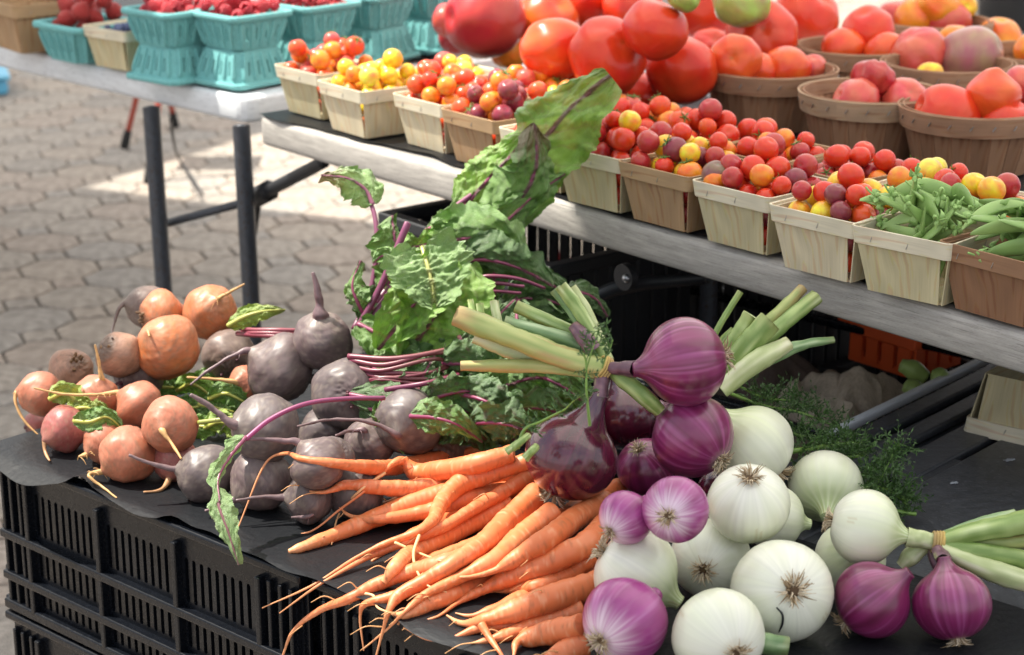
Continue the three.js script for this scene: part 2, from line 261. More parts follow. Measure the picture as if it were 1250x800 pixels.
{ // the two dark legs in view, their bar and the folding brace
  const leg = (px, pt, bx, by) => { const t = onPlane(px, pt, TTOP - 0.05); const e = toPx(t)[2]; const b = onPlane(bx, by, 0); return t; };
  const inv = tab1.matrixWorld; tab1.updateMatrixWorld(true); tab2.updateMatrixWorld(true);
  const loc = (o, p) => o.worldToLocal(p.clone());
  const tops = [onPlane(166, 134, TTOP - 0.05), onPlane(276, 157, TTOP - 0.05)].map(t => t.addScaledVector(W1, 0.035));
  for (const t of tops) part('leg', cyl(loc(tab1, V(t.x + 0.012, 0, t.z + 0.01)), loc(tab1, t), 0.0168), M.legPaint, tab1);
  const a = atZ(191, 276, toPx(tops[0])[2] + 0.12), b = atZ(303, 246, toPx(tops[1])[2] + 0.17), c = onPlane(384, 200, TTOP - 0.055).addScaledVector(W1, 0.02);
  part('crossbar', tube([a, b].map(p => loc(tab1, p)), [0.0085, 0.0085], 10, null, 1), M.legPaint, tab1);
  part('rivet', new THREE.SphereGeometry(0.006, 10, 8).translate(...loc(tab1, a.clone().add(V(0, 0, 0.008))).toArray()), M.staple, tab1);
  part('brace', tube([b, b.clone().lerp(c, 0.25), c].map(p => loc(tab2, p)), [0.015, 0.013, 0.012], 8, null, 4), M.darkMetal, tab2);
  const s0 = b.clone().lerp(c, 0.05), s1 = b.clone().lerp(c, 0.3), s2 = atZ(306, 305, toPx(b)[2] + 0.05);
  part('brace_sleeve', tube([s0, s1].map(p => loc(tab2, p)), [0.021, 0.021], 8, null, 1), M.darkMetal, tab2);
  part('strut', cyl(loc(tab2, s0.clone().lerp(s1, 0.4)), loc(tab2, s2), 0.008), M.darkMetal, tab2);
  // hinge and cross member under the near part of the grey table
  const h0 = onPlane(700, 362, 0.45), h1 = atZ(752, 352, 2.95), h2 = atZ(860, 340, 2.9), h3 = atZ(690, 385, 2.98);
  part('crossbar', tube([h3, h1, h2].map(p => loc(tab2, p)), [0.011, 0.012, 0.010], 8, null, 6), M.darkMetal, tab2);
  part('leg_bracket', new THREE.CylinderGeometry(0.02, 0.02, 0.012, 16).rotateX(Math.PI / 2).translate(...loc(tab2, atZ(764, 338, 2.9)).toArray()), M.darkMetal, tab2);
  part('bolt', new THREE.SphereGeometry(0.007, 10, 8).translate(...loc(tab2, atZ(765, 340, 2.89)).toArray()), M.staple, tab2);
}
// black plastic covers on the tables
function cover(label, at, u0, u1, v0, v1, seed, curl) {
  const g = sheet(140, 24, (u, v) => {
    const U = u0 + (u1 - u0) * u; let Vv = v0 + (v1 - v0) * v; const e = Math.pow(1 - v, 6); const k = nz(U * 5 + seed, 0.3, seed), k2 = nz(U * 17, 2.3, seed);
    Vv += e * (k * 0.03 + k2 * 0.006);
    let y = TTOP + 0.0035 + e * Math.max(0, 0.5 * k2 + k) * 0.007 + 0.0008 * nz(U * 9, Vv * 9, seed);
    if (curl) y += Math.pow(sm(0.985, 1, u), 1) * 0.012 * (1 - v * 0.4) + e * 0.004;
    return at(U, Vv, y);
  });
  solo('table_cover', g, M.blackSheet, label, 'table cover');
}
cover('black plastic sheet spread over the grey tomato table, edge wavy', tableAt, 0.012, 1.82, 0.012, 0.74, 4, false);
cover('black plastic sheet with curled end under the berry boxes', berryAt, -1.8, -0.055, 0.028, 0.72, 9, true);

// ------------------------------------------------------------------ vented black crates under the vegetables
const crateGeo = {};
function slotPanel(w, h, n, key) {
  if (crateGeo[key]) return crateGeo[key];
  const s = new THREE.Shape([[0, 0], [w, 0], [w, h], [0, h]].map(p => new THREE.Vector2(...p))), p = w / (n + 0.6), sw = p * 0.46;
  for (let i = 0; i < n; i++) { const x = (i + 0.8) * p, r = sw / 2, y0 = 0.006 + r, y1 = h - 0.005 - r, k = new THREE.Path(); k.moveTo(x - r, y0); k.absarc(x, y0, r, Math.PI, Math.PI * 2, false); k.lineTo(x + r, y1); k.absarc(x, y1, r, 0, Math.PI, false); k.lineTo(x - r, y0); s.holes.push(k); }
  return crateGeo[key] = metreUV(new THREE.ExtrudeGeometry(s, { depth: 0.005, bevelEnabled: false, curveSegments: 5 }));
}
function crate(name, label, pos, turn, group, { w = 0.6, d = 0.4, h = 0.225, mat = M.blackCrate, floor = true, full = true } = {}) {
  const g = thing(name, label, 'crate', pos, turn, group);
  const wall = (len, bays, place, detail) => {
    const cw = 0.072, bw = (len - 2 * cw) / bays, rows = [[h - 0.108, 0.07], [h - 0.168, 0.046], [h - 0.212, 0.03]];
    const put = (nm, geo) => { const o = part(nm, geo, mat, g); place(o); return o; };
    put('top_band', box(len - 0.02, 0.036, 0.006, len / 2, h - 0.02, 0));
    for (const [y, rh] of rows) for (let b = 0; b < bays; b++) {
      if (y < 0.01 && b === Math.floor(bays / 2) && detail) { put('window_frame', box(bw - 0.004, 0.012, 0.006, cw + bw * (b + 0.5), y + 0.006, 0)); continue; }
      const o = put('slotted_panel', slotPanel(bw - 0.002, rh, 10, bw.toFixed(3) + rh)); o.geometry = o.geometry; o.translateX(cw + b * bw + 0.001); o.translateY(y); o.translateZ(-0.0025);
    }
    for (const y of [h - 0.114, h - 0.174]) put('ledge', box(len - 0.02, 0.012, 0.017, len / 2, y, 0.006, 0.003));
    put('base_rail', box(len - 0.012, 0.014, 0.015, len / 2, 0.007, 0.006, 0.003));
    for (let b = 0; b <= bays; b++) put('rib', box(0.009, h - 0.03, 0.015, cw + b * bw, h / 2 - 0.008, 0.006, 0.002));
    for (const x of [0.018, 0.036, 0.055, len - 0.018, len - 0.036, len - 0.055]) put('corner_rib', box(0.006, h - 0.03, 0.013, x, h / 2 - 0.008, 0.004, 0.0015));
    for (const x of [cw / 2, len - cw / 2]) put('corner_plate', box(cw - 0.014, h - 0.03, 0.004, x, h / 2 - 0.008, -0.002));
  };
  wall(w, 3, o => { o.position.set(0, 0, -0.012); }, true);
  wall(w, 3, o => { o.rotation.y = Math.PI; o.position.set(w, 0, -d + 0.012); }, true);
  wall(d, 2, o => { o.rotation.y = -Math.PI / 2; o.position.set(0.012, 0, -d); }, false);
  wall(d, 2, o => { o.rotation.y = Math.PI / 2; o.position.set(w - 0.012, 0, 0); }, false);
  part('rim', merge([box(w, 0.012, 0.02, w / 2, h - 0.006, -0.01, 0.004), box(w, 0.012, 0.02, w / 2, h - 0.006, -d + 0.01, 0.004), box(0.02, 0.012, d - 0.04, 0.01, h - 0.006, -d / 2, 0.004), box(0.02, 0.012, d - 0.04, w - 0.01, h - 0.006, -d / 2, 0.004)]), mat, g);
  if (floor) part('floor', box(w - 0.04, 0.006, d - 0.04, w / 2, 0.012, -d / 2), mat, g);
  return g;
}
const CH = 0.225, SG = 'stacked black vented crates under the vegetables';
crate('vented_crate', 'black vented plastic crate directly beneath the beets', crateAt(-0.03, 0, CTOP - CH), -CA, SG);
crate('vented_crate', 'black vented plastic crate at bottom of the stack beneath the beets', crateAt(-0.024, -0.003, CTOP - 2 * CH - 0.004), -CA, SG);
crate('vented_crate', 'black vented plastic crate directly beneath the carrots', crateAt(0.585, 0.004, CTOP - CH), -CA, SG);
crate('vented_crate', 'black vented plastic crate at bottom of the stack beneath the carrots', crateAt(0.582, 0.0, CTOP - 2 * CH - 0.004), -CA, SG);
crate('vented_crate', 'black vented plastic crate beneath the tied red and white onions', crateAt(1.2, 0.0, CTOP - CH), -CA, SG);
crate('vented_crate', 'black vented plastic crate behind, beneath the beet greens', crateAt(0.04, 0.42, CTOP - CH), -CA, SG);
crate('vented_crate', 'black vented plastic crate beneath the heap of onions', crateAt(0.78, 0.42, CTOP - CH - 0.03), -CA, SG);
// the sheet on top of the crates
solo('crate_cover', sheet(150, 60, (u, v) => {
  const a = -0.04 + 1.65 * u; let b = -0.022 + 0.478 * v; const e = Math.pow(1 - v, 5), k = nz(a * 6.1, 0.7, 3.1), k2 = nz(a * 15, 4.2, 1.1);
  b += e * (k * 0.035 + 0.012 + k2 * 0.008);
  let y = CTOP + 0.004 + 0.0015 * nz(a * 7, b * 7, 1); const over = Math.max(0, -b);
  y -= over * 0.35; y += e * Math.max(0, k2) * 0.028 * sm(0.03, 0.1, a) * (1 - sm(0.3, 0.45, a));
  y += 0.004 * e * k; if (u < 0.02) y += 0.0;
  return crateAt(a, b, y);
}), M.blackSheet, 'black plastic sheet spread under beets, carrots and onions', 'sheet');
// ridged black tray to the right, reaching under the table
{
  const g = thing('ridged_tray', 'black ridged plastic tray beside the onions, partly under the table', 'tray', crateAt(0.785, 0.40, CTOP - 0.03), -CA);
  part('tray_base', box(0.74, 0.016, 0.95, 0.37, 0.008, -0.475, 0.004), M.tray, g);
  for (const [a, b, s] of [[0, 0.030, 0], [0.047, 0.078, 0], [0.100, 0.152, 0], [0.165, 0.74, 0]]) part('ridge', box(b - a, 0.014, a === 0.165 ? 0.945 : 0.945, (a + b) / 2, 0.0235, -0.475, 0.004), M.tray, g);
  // the last wide ridge continues without a gap beyond the short groove
  part('ridge_bridge', box(0.011, 0.0125, 0.42, 0.1585, 0.0215, -0.21), M.tray, g);
}

// ------------------------------------------------------------------ sphere casting: an item moves along its line of sight until it rests on something
const boxDist = (p, frame, a0, a1, b0, b1, top) => { const d = p.clone().sub(frame[0]), a = d.dot(frame[1]), b = d.dot(frame[2]); const da = Math.max(a0 - a, 0, a - a1), db = Math.max(b0 - b, 0, b - b1), dy = Math.max(0, p.y - top); return Math.hypot(da, db, dy); };
const crateBox = [p => boxDist(p, [C0, E1, E2], 0, 1.6, 0, 1.2, CTOP + 0.004)];
const tableBox = [p => boxDist(p, [P0, U2, W2], 0, 1.8, 0, 1.6, TTOP + 0.005)];
function cast(px, py, rpx, solids, balls, { h = -1, tight = 0.97, t0 = 1.3, tmax = 6, tb = tight } = {}) {
  const d = ray(px, py);
  for (let t = t0; t < tmax; t += 0.003) {
    const c = EYE.clone().addScaledVector(d, t), r = rpx / FPX * t;
    if (h > 0 && c.y <= h) return { c, r, t };
    if (solids.some(f => f(c) < r)) return { c, r, t };
    for (const b of balls) if (c.distanceToSquared(b.c) < Math.pow(r * tight + b.r * tb, 2)) return { c, r, t };
  }
  return { c: EYE.clone().addScaledVector(d, 3), r: rpx / FPX * 3, t: 3 };
}
// a direction in space from its picture offset (in radii) towards or away from the viewer
function facing(dx, dy, away) { const l = Math.min(1, Math.hypot(dx, dy)), k = Math.hypot(dx, dy) > 1 ? 1 / Math.hypot(dx, dy) : 1, z = Math.sqrt(Math.max(0, 1 - l * l)); return CX.clone().multiplyScalar(dx * k).addScaledVector(CU, -dy * k).addScaledVector(CF, away ? z : -z).normalize(); }
const aim = (o, from, to, spin = 0) => { o.quaternion.setFromUnitVectors(from, to); if (spin) o.quaternion.multiply(new THREE.Quaternion().setFromAxisAngle(from, spin)); };

// ------------------------------------------------------------------ wooden till baskets
const TB = 0.0525, TT = 0.0675, TH = 0.082;
const tillGeo = (() => {
  const P = (s, y) => { const k = TB + (TT - TB) * y / TH; return s * k; };
  const Z = y => TB + (TT - TB) * y / TH;
  const panel = slab(V(P(-0.99, 0), 0.001, Z(0)), V(P(0.90, 0), 0.001, Z(0)), V(P(0.80, TH), TH - 0.002, Z(TH)), V(P(-0.99, TH), TH - 0.002, Z(TH)), 0.0016);
  const ring = (ho, th, r) => { const mk = (h, q) => { const s = new THREE.Path(); s.moveTo(-h + q, -h); s.lineTo(h - q, -h); s.absarc(h - q, -h + q, q, -Math.PI / 2, 0); s.lineTo(h, h - q); s.absarc(h - q, h - q, q, 0, Math.PI / 2); s.lineTo(-h + q, h); s.absarc(-h + q, h - q, q, Math.PI / 2, Math.PI); s.lineTo(-h, -h + q); s.absarc(-h + q, -h + q, q, Math.PI, Math.PI * 1.5); return s; }; const o = new THREE.Shape(mk(ho, r).getPoints(5)); o.holes.push(mk(ho - th, r * 0.7)); return o; };
  const rim = metreUV(toCreasedNormals(new THREE.ExtrudeGeometry(ring(TT + 0.0035, 0.0022, 0.009), { depth: 0.021, bevelEnabled: true, bevelThickness: 0.0005, bevelSize: 0.0005, bevelSegments: 1, curveSegments: 5 }).rotateX(-Math.PI / 2).translate(0, TH - 0.0205, 0), 0.5));
  { const p = rim.attributes.position; for (let i = 0; i < p.count; i++) { const x = p.getX(i) / TT, z = p.getZ(i) / TT; p.setY(i, p.getY(i) + 0.0035 * (x * x + z * z - 1.2) * 0.6); const s = 1 + (p.getY(i) - TH) * 1.8; p.setX(i, p.getX(i) * s); p.setZ(i, p.getZ(i) * s); } rim.computeVertexNormals(); }
  // turn the wood grain of the rim along its length
  { const u = rim.attributes.uv; for (let i = 0; i < u.count; i++) u.setXY(i, u.getY(i), u.getX(i)); }
  const inner = metreUV(new THREE.ExtrudeGeometry(ring(TT - 0.0022, 0.0016, 0.007), { depth: 0.018, bevelEnabled: false, curveSegments: 4 }).rotateX(-Math.PI / 2).translate(0, TH - 0.0185, 0));
  { const u = inner.attributes.uv; for (let i = 0; i < u.count; i++) u.setXY(i, u.getY(i), u.getX(i)); }
  const st = []; for (let k = 0; k < 4; k++) for (const x of [-0.6, 0.15]) { const s = new THREE.BoxGeometry(0.0007, 0.008, 0.0008).rotateZ(-0.35).translate(x * TT, TH - 0.011, TT + 0.0028); st.push(s.rotateY(k * Math.PI / 2)); }
  return { panel, rim, inner, staples: merge(st), floor: box(2 * TB - 0.004, 0.002, 2 * TB - 0.004, 0, 0.0025, 0) };
})();
function tillBasket(label, group, pos, ang, wood, scale = 1, name = 'till_basket') {
  const g = thing(name, label, 'basket', pos, -ang, group); g.scale.setScalar(scale);
  for (let k = 0; k < 4; k++) { const o = part('panel', tillGeo.panel, M[wood], g); o.rotation.y = k * Math.PI / 2; }
  part('rim', tillGeo.rim, rimOf[wood], g); part('inner_rim', tillGeo.inner, rimOf[wood], g); part('floor', tillGeo.floor, M[wood], g); part('staples', tillGeo.staples, M.staple, g).userData.kind = 'stuff';
  return g;
}
// ------------------------------------------------------------------ tomatoes
function tomatoGeo(seed, { ribs = 0, depth = 0, flat = 0.9, long = 0, n = 1, heart = 0, bump = 0.02, res = 40 } = {}) {
  const g = mergeVertices((() => { const q = new THREE.SphereGeometry(1, res, Math.round(res * 0.7)); q.deleteAttribute('uv'); q.deleteAttribute('normal'); return q; })(), 1e-4), p = g.attributes.position;
  for (let i = 0; i < p.count; i++) {
    let x = p.getX(i), y = p.getY(i), z = p.getZ(i); const th = Math.atan2(z, x), rxy = Math.hypot(x, z);
    let k = 1 + bump * nz(x * 1.6 + seed, y * 1.6, z * 1.6 + seed) * 2; if (ribs) k += depth * (Math.abs(Math.sin(th * ribs / 2 + seed)) - 0.6) * sm(0.05, 0.6, rxy) * (y > 0 ? 1 : 0.7);
    const dim = y > 0 ? 0.16 * Math.exp(-rxy * rxy * 14) : 0.05 * Math.exp(-rxy * rxy * 18);
    const tap = 1 - heart * sm(-0.2, -1, y) * 0.45;
    p.setXYZ(i, x * k * tap, (y * k - Math.sign(y) * dim) * flat * (1 + long) , z * k * tap);
  }
  g.computeVertexNormals();
  return paint(g, (x, y, z) => { const top = sm(0.10, 0.03, Math.hypot(x, z)); const v = 1 + 0.10 * nz(x * 3 + seed, y * 3, z * 3) + 0.05 * nz(x * 14, y * 14, z * 14 + seed); let c = [v, v * (1 + 0.75 * nz(x * 1.5, y * 1.5 + seed, z * 1.5) + 0.25 * nz(x * 7, y * 7, z * 7 + seed)), v]; if (y < 0 && n) c = mix(c, [0.9, 2.2, 2.0], 0.55 * top); else if (y > 0) c = mix(c, [0.6, 2.0, 1.3], 0.6 * top); return c; });
}
const bigGeo = { round: [1, 2, 3].map(s => tomatoGeo(s * 7.3, { flat: 0.9, bump: 0.035 })), beef: [4, 5, 6].map(s => tomatoGeo(s * 5.1, { ribs: 6 + s % 3, depth: 0.035, flat: 0.84, bump: 0.045 })), ribbed: [8].map(s => tomatoGeo(s, { ribs: 9, depth: 0.16, flat: 0.82, bump: 0.05 })), plum: [9, 10].map(s => tomatoGeo(s * 3, { flat: 0.85, long: 0.35, bump: 0.03 })), heart: [11].map(s => tomatoGeo(s * 3, { flat: 0.95, long: 0.08, heart: 0.8, bump: 0.03 })) };
const cherryGeo = [1, 2, 3].map(s => tomatoGeo(s * 9.1, { flat: 0.96, bump: 0.015, res: 26 })).concat([tomatoGeo(50, { flat: 0.9, long: 0.32, bump: 0.015, res: 26 })]);
const skin = (c, o = {}) => phy({ color: C(...c), vertexColors: true, roughness: 0.3, specularIntensity: 0.7, clearcoat: 0.2, clearcoatRoughness: 0.06, ...o });
const TM = {
  red: skin([0.64, 0.040, 0.013]), scarlet: skin([0.70, 0.08, 0.018]), pink: skin([0.58, 0.085, 0.065]), orange: skin([0.78, 0.22, 0.022]), yellow: skin([0.80, 0.47, 0.03]), lemon: skin([0.80, 0.60, 0.07]), purple: skin([0.22, 0.035, 0.045]), brown: skin([0.20, 0.10, 0.075]), green: skin([0.34, 0.40, 0.10]), dusky: skin([0.36, 0.17, 0.14]), crimson: skin([0.42, 0.035, 0.03]),
};
const leafy = phy({ color: C(0.10, 0.19, 0.035), roughness: 0.6 });
const calyxGeo = (() => { const l = []; for (let k = 0; k < 5; k++) { const a = k / 5 * Math.PI * 2, c = Math.cos(a), s = Math.sin(a); l.push(tube([V(0, 0.88, 0), V(c * 0.22, 0.98, s * 0.22), V(c * 0.5, 0.93 + 0.08 * (k % 2), s * 0.5), V(c * 0.68, 1.0 + 0.14 * (k % 3), s * 0.68)], [0.05, 0.07, 0.05, 0.012], 4, null, 6)); } l.push(tube([V(0, 0.86, 0), V(0.02, 1.05, 0.02), V(0.1, 1.22, 0.04)], [0.05, 0.04, 0.045], 5, null, 4)); return merge(l); })();
let tomatoN = 0;
function cherry(c, r, colour, label, group, stem, spin, up) {
  const o = solo('cherry_tomato', cherryGeo[(tomatoN++ * 7 + (spin > 4.6 ? 3 : 0)) % (spin > 5.2 ? 4 : 3)], TM[colour], label, 'tomato', group);
  o.position.copy(c); o.scale.setScalar(r); aim(o, V(0, 1, 0), up, spin);
  if (stem) part('calyx', calyxGeo, leafy, o);
  return o;
}
const COLNAME = { red: 'red', scarlet: 'bright red', pink: 'pinkish red', orange: 'orange', yellow: 'golden yellow', lemon: 'lemon yellow', purple: 'purple', brown: 'dark brownish', crimson: 'deep red', green: 'green', dusky: 'dusky brown' };
// drop balls into a square basket (local), return positions
function pile(n, half, floorY, rlo, rhi, r, mound = 0.6) {
  const out = [];
  for (let k = 0; k < n; k++) {
    const rad = rlo + (rhi - rlo) * r(); let best = null;
    for (let t = 0; t < 110; t++) {
      const m = half - rad, x = (r() * 2 - 1) * m, z = (r() * 2 - 1) * m; let y = floorY + rad;
      for (const b of out) { const d2 = (x - b.x) ** 2 + (z - b.z) ** 2, s = rad + b.r; if (d2 < s * s) y = Math.max(y, b.y + Math.sqrt(s * s - d2) * 0.97); }
      const cost = y + mound * 0.02 * (Math.max(Math.abs(x), Math.abs(z)) / half) ** 2;
      if (!best || cost < best.cost) best = { x, y, z, r: rad, cost };
    }
    out.push(best);
  }
  return out;
}
const RIMG = 'square wooden baskets along the table edge', RIM2 = 'square wooden baskets in the second row';
const frontBaskets = [ // left base corner, right base corner (picture), wood, tomato mix, words
  [349, 135, 398, 148, 'woodGreen', ['scarlet', 'scarlet', 'pink', 'scarlet', 'orange'], 'pale wooden till basket of orange-red cherry tomatoes at the table corner'],
  [403, 157, 450, 171, 'woodPale', ['yellow', 'yellow', 'lemon', 'yellow', 'yellow', 'orange'], 'pale wooden till basket filled with golden yellow cherry tomatoes'],
  [496, 175, 546, 189, 'woodPale', ['red', 'scarlet', 'scarlet', 'orange', 'red'], 'pale wooden till basket of red tomatoes right of the yellow ones'],
  [557, 196, 607, 210, 'woodTan', ['purple', 'purple', 'purple', 'orange', 'pink', 'scarlet'], 'tan wooden till basket of purple cherry tomatoes beside the tall beet leaf'],
  [628, 222, 684, 237, 'woodPale', ['red', 'crimson', 'red', 'scarlet'], 'pale wooden till basket half hidden behind the tall beet leaf'],
  [694, 246, 757, 261.5, 'woodGreen', ['red', 'red', 'red', 'red', 'crimson', 'yellow'], 'pale wooden till basket of red cherry tomatoes touching the beet leaf'],
  [774.6, 268, 838, 285, 'woodTan', ['red', 'crimson', 'yellow', 'red', 'purple', 'orange'], 'tan brown till basket of mixed red, gold and purple cherry tomatoes'],
  [868, 295, 932, 312, 'woodGreen', ['red', 'orange', 'purple', 'crimson', 'scarlet', 'red'], 'pale till basket of mixed tomatoes with one blackish green tomato'],
  [959.5, 327, 1037, 346.5, 'woodPale', ['red', 'yellow', 'red', 'purple', 'yellow', 'scarlet', 'crimson'], 'pale till basket of red and yellow tomatoes beside the pea pods'],
  [1060, 355, 1149, 375, 'woodGreen', null, 'pale till basket of green pea pods at the table edge'],
  [1167, 377.5, 1253, 402, 'woodBrown', null, 'dark brown till basket of green pea pods at the table edge'],
];
const SY = TTOP + 0.006;
const SHORT = ['pale basket at the table corner', 'pale basket of yellow tomatoes', 'pale basket right of the yellow tomatoes', 'tan basket of mainly purple tomatoes', 'pale basket hidden by the tall beet leaf', 'pale basket touching the beet leaf', 'tan brown basket of mixed colours', 'pale basket with the blackish green tomato', 'pale basket next to the pea pods'];
const SHORT2 = ['second row basket behind the yellow tomatoes', 'second row basket behind the red tomatoes', 'second row basket behind the purple tomatoes', 'second row basket behind the beet leaf', 'tan heaped basket in the second row', 'tan basket below the brown round basket', 'tan basket below the pale hooped basket', 'second row pale basket near the pea pods', 'second row basket behind the pea pods'];
function fillCherry(g, mixc, words, seed, n, half) {
  const r = rng(seed), balls = pile(n, half, 0.060, 0.0130, 0.0182, r, 1.0);
  const cnt = {};
  balls.forEach((b, k) => {
    if (b.y + b.r < TH * 0.72) return;
    const c = g.localToWorld(V(b.x, b.y, b.z)), col = mixc[Math.floor(r() * mixc.length)], up = V(r() - 0.5, r() * 1.2 - 0.1, r() - 0.5).normalize();
    cherry(c, b.r, col, COLNAME[col] + ' cherry tomato in the ' + words, 'cherry tomatoes in the wooden baskets', r() < 0.36, r() * 6.28, up);
  });
  for (const [x, y, z] of [[0.034, 0.022, 0.036], [0.036, 0.05, 0.038]]) { const col = mixc[Math.floor(r() * mixc.length)]; cherry(g.localToWorld(V(x, y, z)), 0.0145, col, COLNAME[col] + ' cherry tomato in the ' + words, 'cherry tomatoes in the wooden baskets', false, 1, V(0, 1, 0)); }
}
const baskets = [];
frontBaskets.forEach(([x0, y0, x1, y1, wood, mixc, words], i) => {
  const l = onPlane(x0, y0, SY), r = onPlane(x1, y1, SY), ang = Math.atan2(r.z - l.z, r.x - l.x), m = l.clone().lerp(r, 0.5), away = V(Math.sin(ang), 0, -Math.cos(ang));
  m.addScaledVector(away, TB);
  const g = tillBasket(words, RIMG, m, ang, wood, 1); g.updateMatrixWorld(true);
  baskets.push({ g, m, ang });
  if (mixc) fillCherry(g, mixc, SHORT[i], 300 + i, i === 4 ? 9 : 24, TT - 0.002);
});
const secondRow = [ // behind which basket, offsets, wood, mix, words
  [1, 0.0, 0.165, 'woodPale', ['lemon', 'yellow', 'pink', 'scarlet', 'pink'], 'pale till basket of pink and lemon tomatoes behind the yellow ones'],
  [2, 0.01, 0.17, 'woodPale', ['pink', 'scarlet', 'lemon', 'pink', 'orange'], 'pale till basket of pinkish tomatoes behind the red ones'],
  [3, 0.0, 0.165, 'woodTan', ['scarlet', 'orange', 'pink', 'scarlet'], 'tan till basket of red tomatoes behind the purple ones'],
  [4, 0.015, 0.155, 'woodPale', ['scarlet', 'orange', 'red', 'pink'], 'pale till basket of small red tomatoes behind the beet leaf'],
  [5, 0.02, 0.155, 'woodTan', ['red', 'crimson', 'red', 'red', 'scarlet'], 'tan till basket heaped with red tomatoes in the second row'],
  [6, 0.015, 0.155, 'woodTan', ['scarlet', 'orange', 'red', 'orange', 'crimson'], 'tan till basket of red and orange tomatoes below the round basket'],
  [7, 0.01, 0.155, 'woodTan', ['red', 'crimson', 'scarlet', 'purple', 'red', 'orange'], 'tan till basket of red and purple tomatoes below the round baskets'],
  [8, 0.01, 0.155, 'woodPale', ['red', 'red', 'crimson', 'lemon', 'orange'], 'pale till basket of red tomatoes behind the red and yellow mix'],
  [9, -0.03, 0.155, 'woodPale', ['yellow', 'orange', 'crimson', 'red', 'yellow'], 'pale till basket of yellow and orange tomatoes behind the pea pods'],
  [10, 0.0, 0.155, 'woodPale', null, 'pale till basket of pea pods in the second row'],
];
secondRow.forEach(([i, du, dv, wood, mixc, words], k) => {
  const b = baskets[i], m = b.m.clone().addScaledVector(U2, du).addScaledVector(W2, dv), g = tillBasket(words, RIM2, m, b.ang + rr(-0.1, 0.1), wood); g.updateMatrixWorld(true);
  baskets.push({ g, m, ang: b.ang });
  if (mixc) fillCherry(g, mixc, SHORT2[k], 900 + k, k > 3 && k < 8 ? 19 : 15, TT - 0.002);
});
{ // the one blackish green tomato on the rim
  const c = cast(874, 213, 17.5, [], [], { h: SY + TH + 0.008 }); cherry(c.c, c.r, 'brown', 'blackish green tomato resting on the rim of a pale basket', null, false, 0.4, V(0.1, 1, 0.4).normalize());
}
// ------------------------------------------------------------------ round stave baskets
const HB = 0.1, stapleGeo = new THREE.BoxGeometry(0.0014, 0.0085, 0.001).rotateZ(-0.6);
function roundBasket(label, px, py, pale) {
  const p = onPlane(px, py, SY + HB); const g = thing('round_basket', label, 'basket', V(p.x, SY, p.z), R() * 6, 'round stave baskets of large tomatoes');
  const n = 22, rt = 0.114, rb = 0.088;
  for (let k = 0; k < n; k++) {
    const a0 = k / n * Math.PI * 2 + 0.006, a1 = (k + 1) / n * Math.PI * 2 - 0.006, dy = rr(-0.001, 0.001), o = rr(-0.0008, 0.0008);
    part('stave', slab(V(Math.cos(a1) * (rb + o), 0.002, Math.sin(a1) * (rb + o)), V(Math.cos(a0) * (rb + o), 0.002, Math.sin(a0) * (rb + o)), V(Math.cos(a0) * (rt + o), HB - 0.003 + dy, Math.sin(a0) * (rt + o)), V(Math.cos(a1) * (rt + o), HB - 0.003 + dy, Math.sin(a1) * (rt + o)), 0.002), pick(M.stave), g);
  }
  const band = (r0, r1, y0, y1, th) => { const N = 64, l = []; return sheetRing(r0, r1, y0, y1, th); };
  part('hoop', band(rt - 0.003 + 0.0025, rt + 0.0045, HB - 0.031, HB, 0.0035), pale ? M.hoopPale : M.hoop, g);
  part('inner_hoop', band(rt - 0.0065, rt - 0.0035, HB - 0.022, HB + 0.0005, 0.0025), M.hoop, g);
  part('floor', metreUV(new THREE.CylinderGeometry(rb - 0.003, rb - 0.003, 0.003, 32).translate(0, 0.004, 0)), M.hoop, g);
  const st = []; for (let k = 0; k < n; k++) { const a = (k + 0.5) / n * Math.PI * 2; const s = part('staple', stapleGeo, M.staple, g); s.position.set(Math.sin(a) * (rt + 0.0035), HB - 0.015, Math.cos(a) * (rt + 0.0035)); s.rotation.y = a; }
  return g;
}
function sheetRing(r0, r1, y0, y1, th) { // a closed hoop of thickness th, radius r0 at the bottom and r1 at the top; grain along its length
  const pts = [[r0, y0], [r1, y1 - 0.0006], [r1 - 0.0008, y1], [r1 - th + 0.0008, y1], [r1 - th, y1 - 0.0006], [r0 - th, y0], [r0, y0]].map(p => new THREE.Vector2(...p));
  const g = toCreasedNormals(new THREE.LatheGeometry(pts, 72), 0.6), p = g.attributes.position, u = g.attributes.uv; for (let i = 0; i < p.count; i++) u.setXY(i, p.getY(i), u.getX(i) * 0.72); return g;
}
const RB = [
  [940, 82, false, 'brown round stave basket next to the big tomato heap'],
  [1064, 110, true, 'round basket with a pale hoop holding pink tomatoes'],
  [1190, 128, false, 'brown round stave basket of red tomatoes above the pea pods'],
  [1158, 75, false, 'brown round stave basket holding a dusky purple tomato'],
  [1048, 55, false, 'brown round stave basket behind the pale hooped one'],
  [1140, 24, false, 'rearmost round stave basket of orange tomatoes'],
  [1268, 62, false, 'brown round stave basket cut off beside the orange tomatoes'],
];
const rbAt = RB.map(([x, y, pale, l]) => roundBasket(l, x, y, pale).position);
const tomBalls = [], TG = 'large tomatoes heaped behind the small baskets';
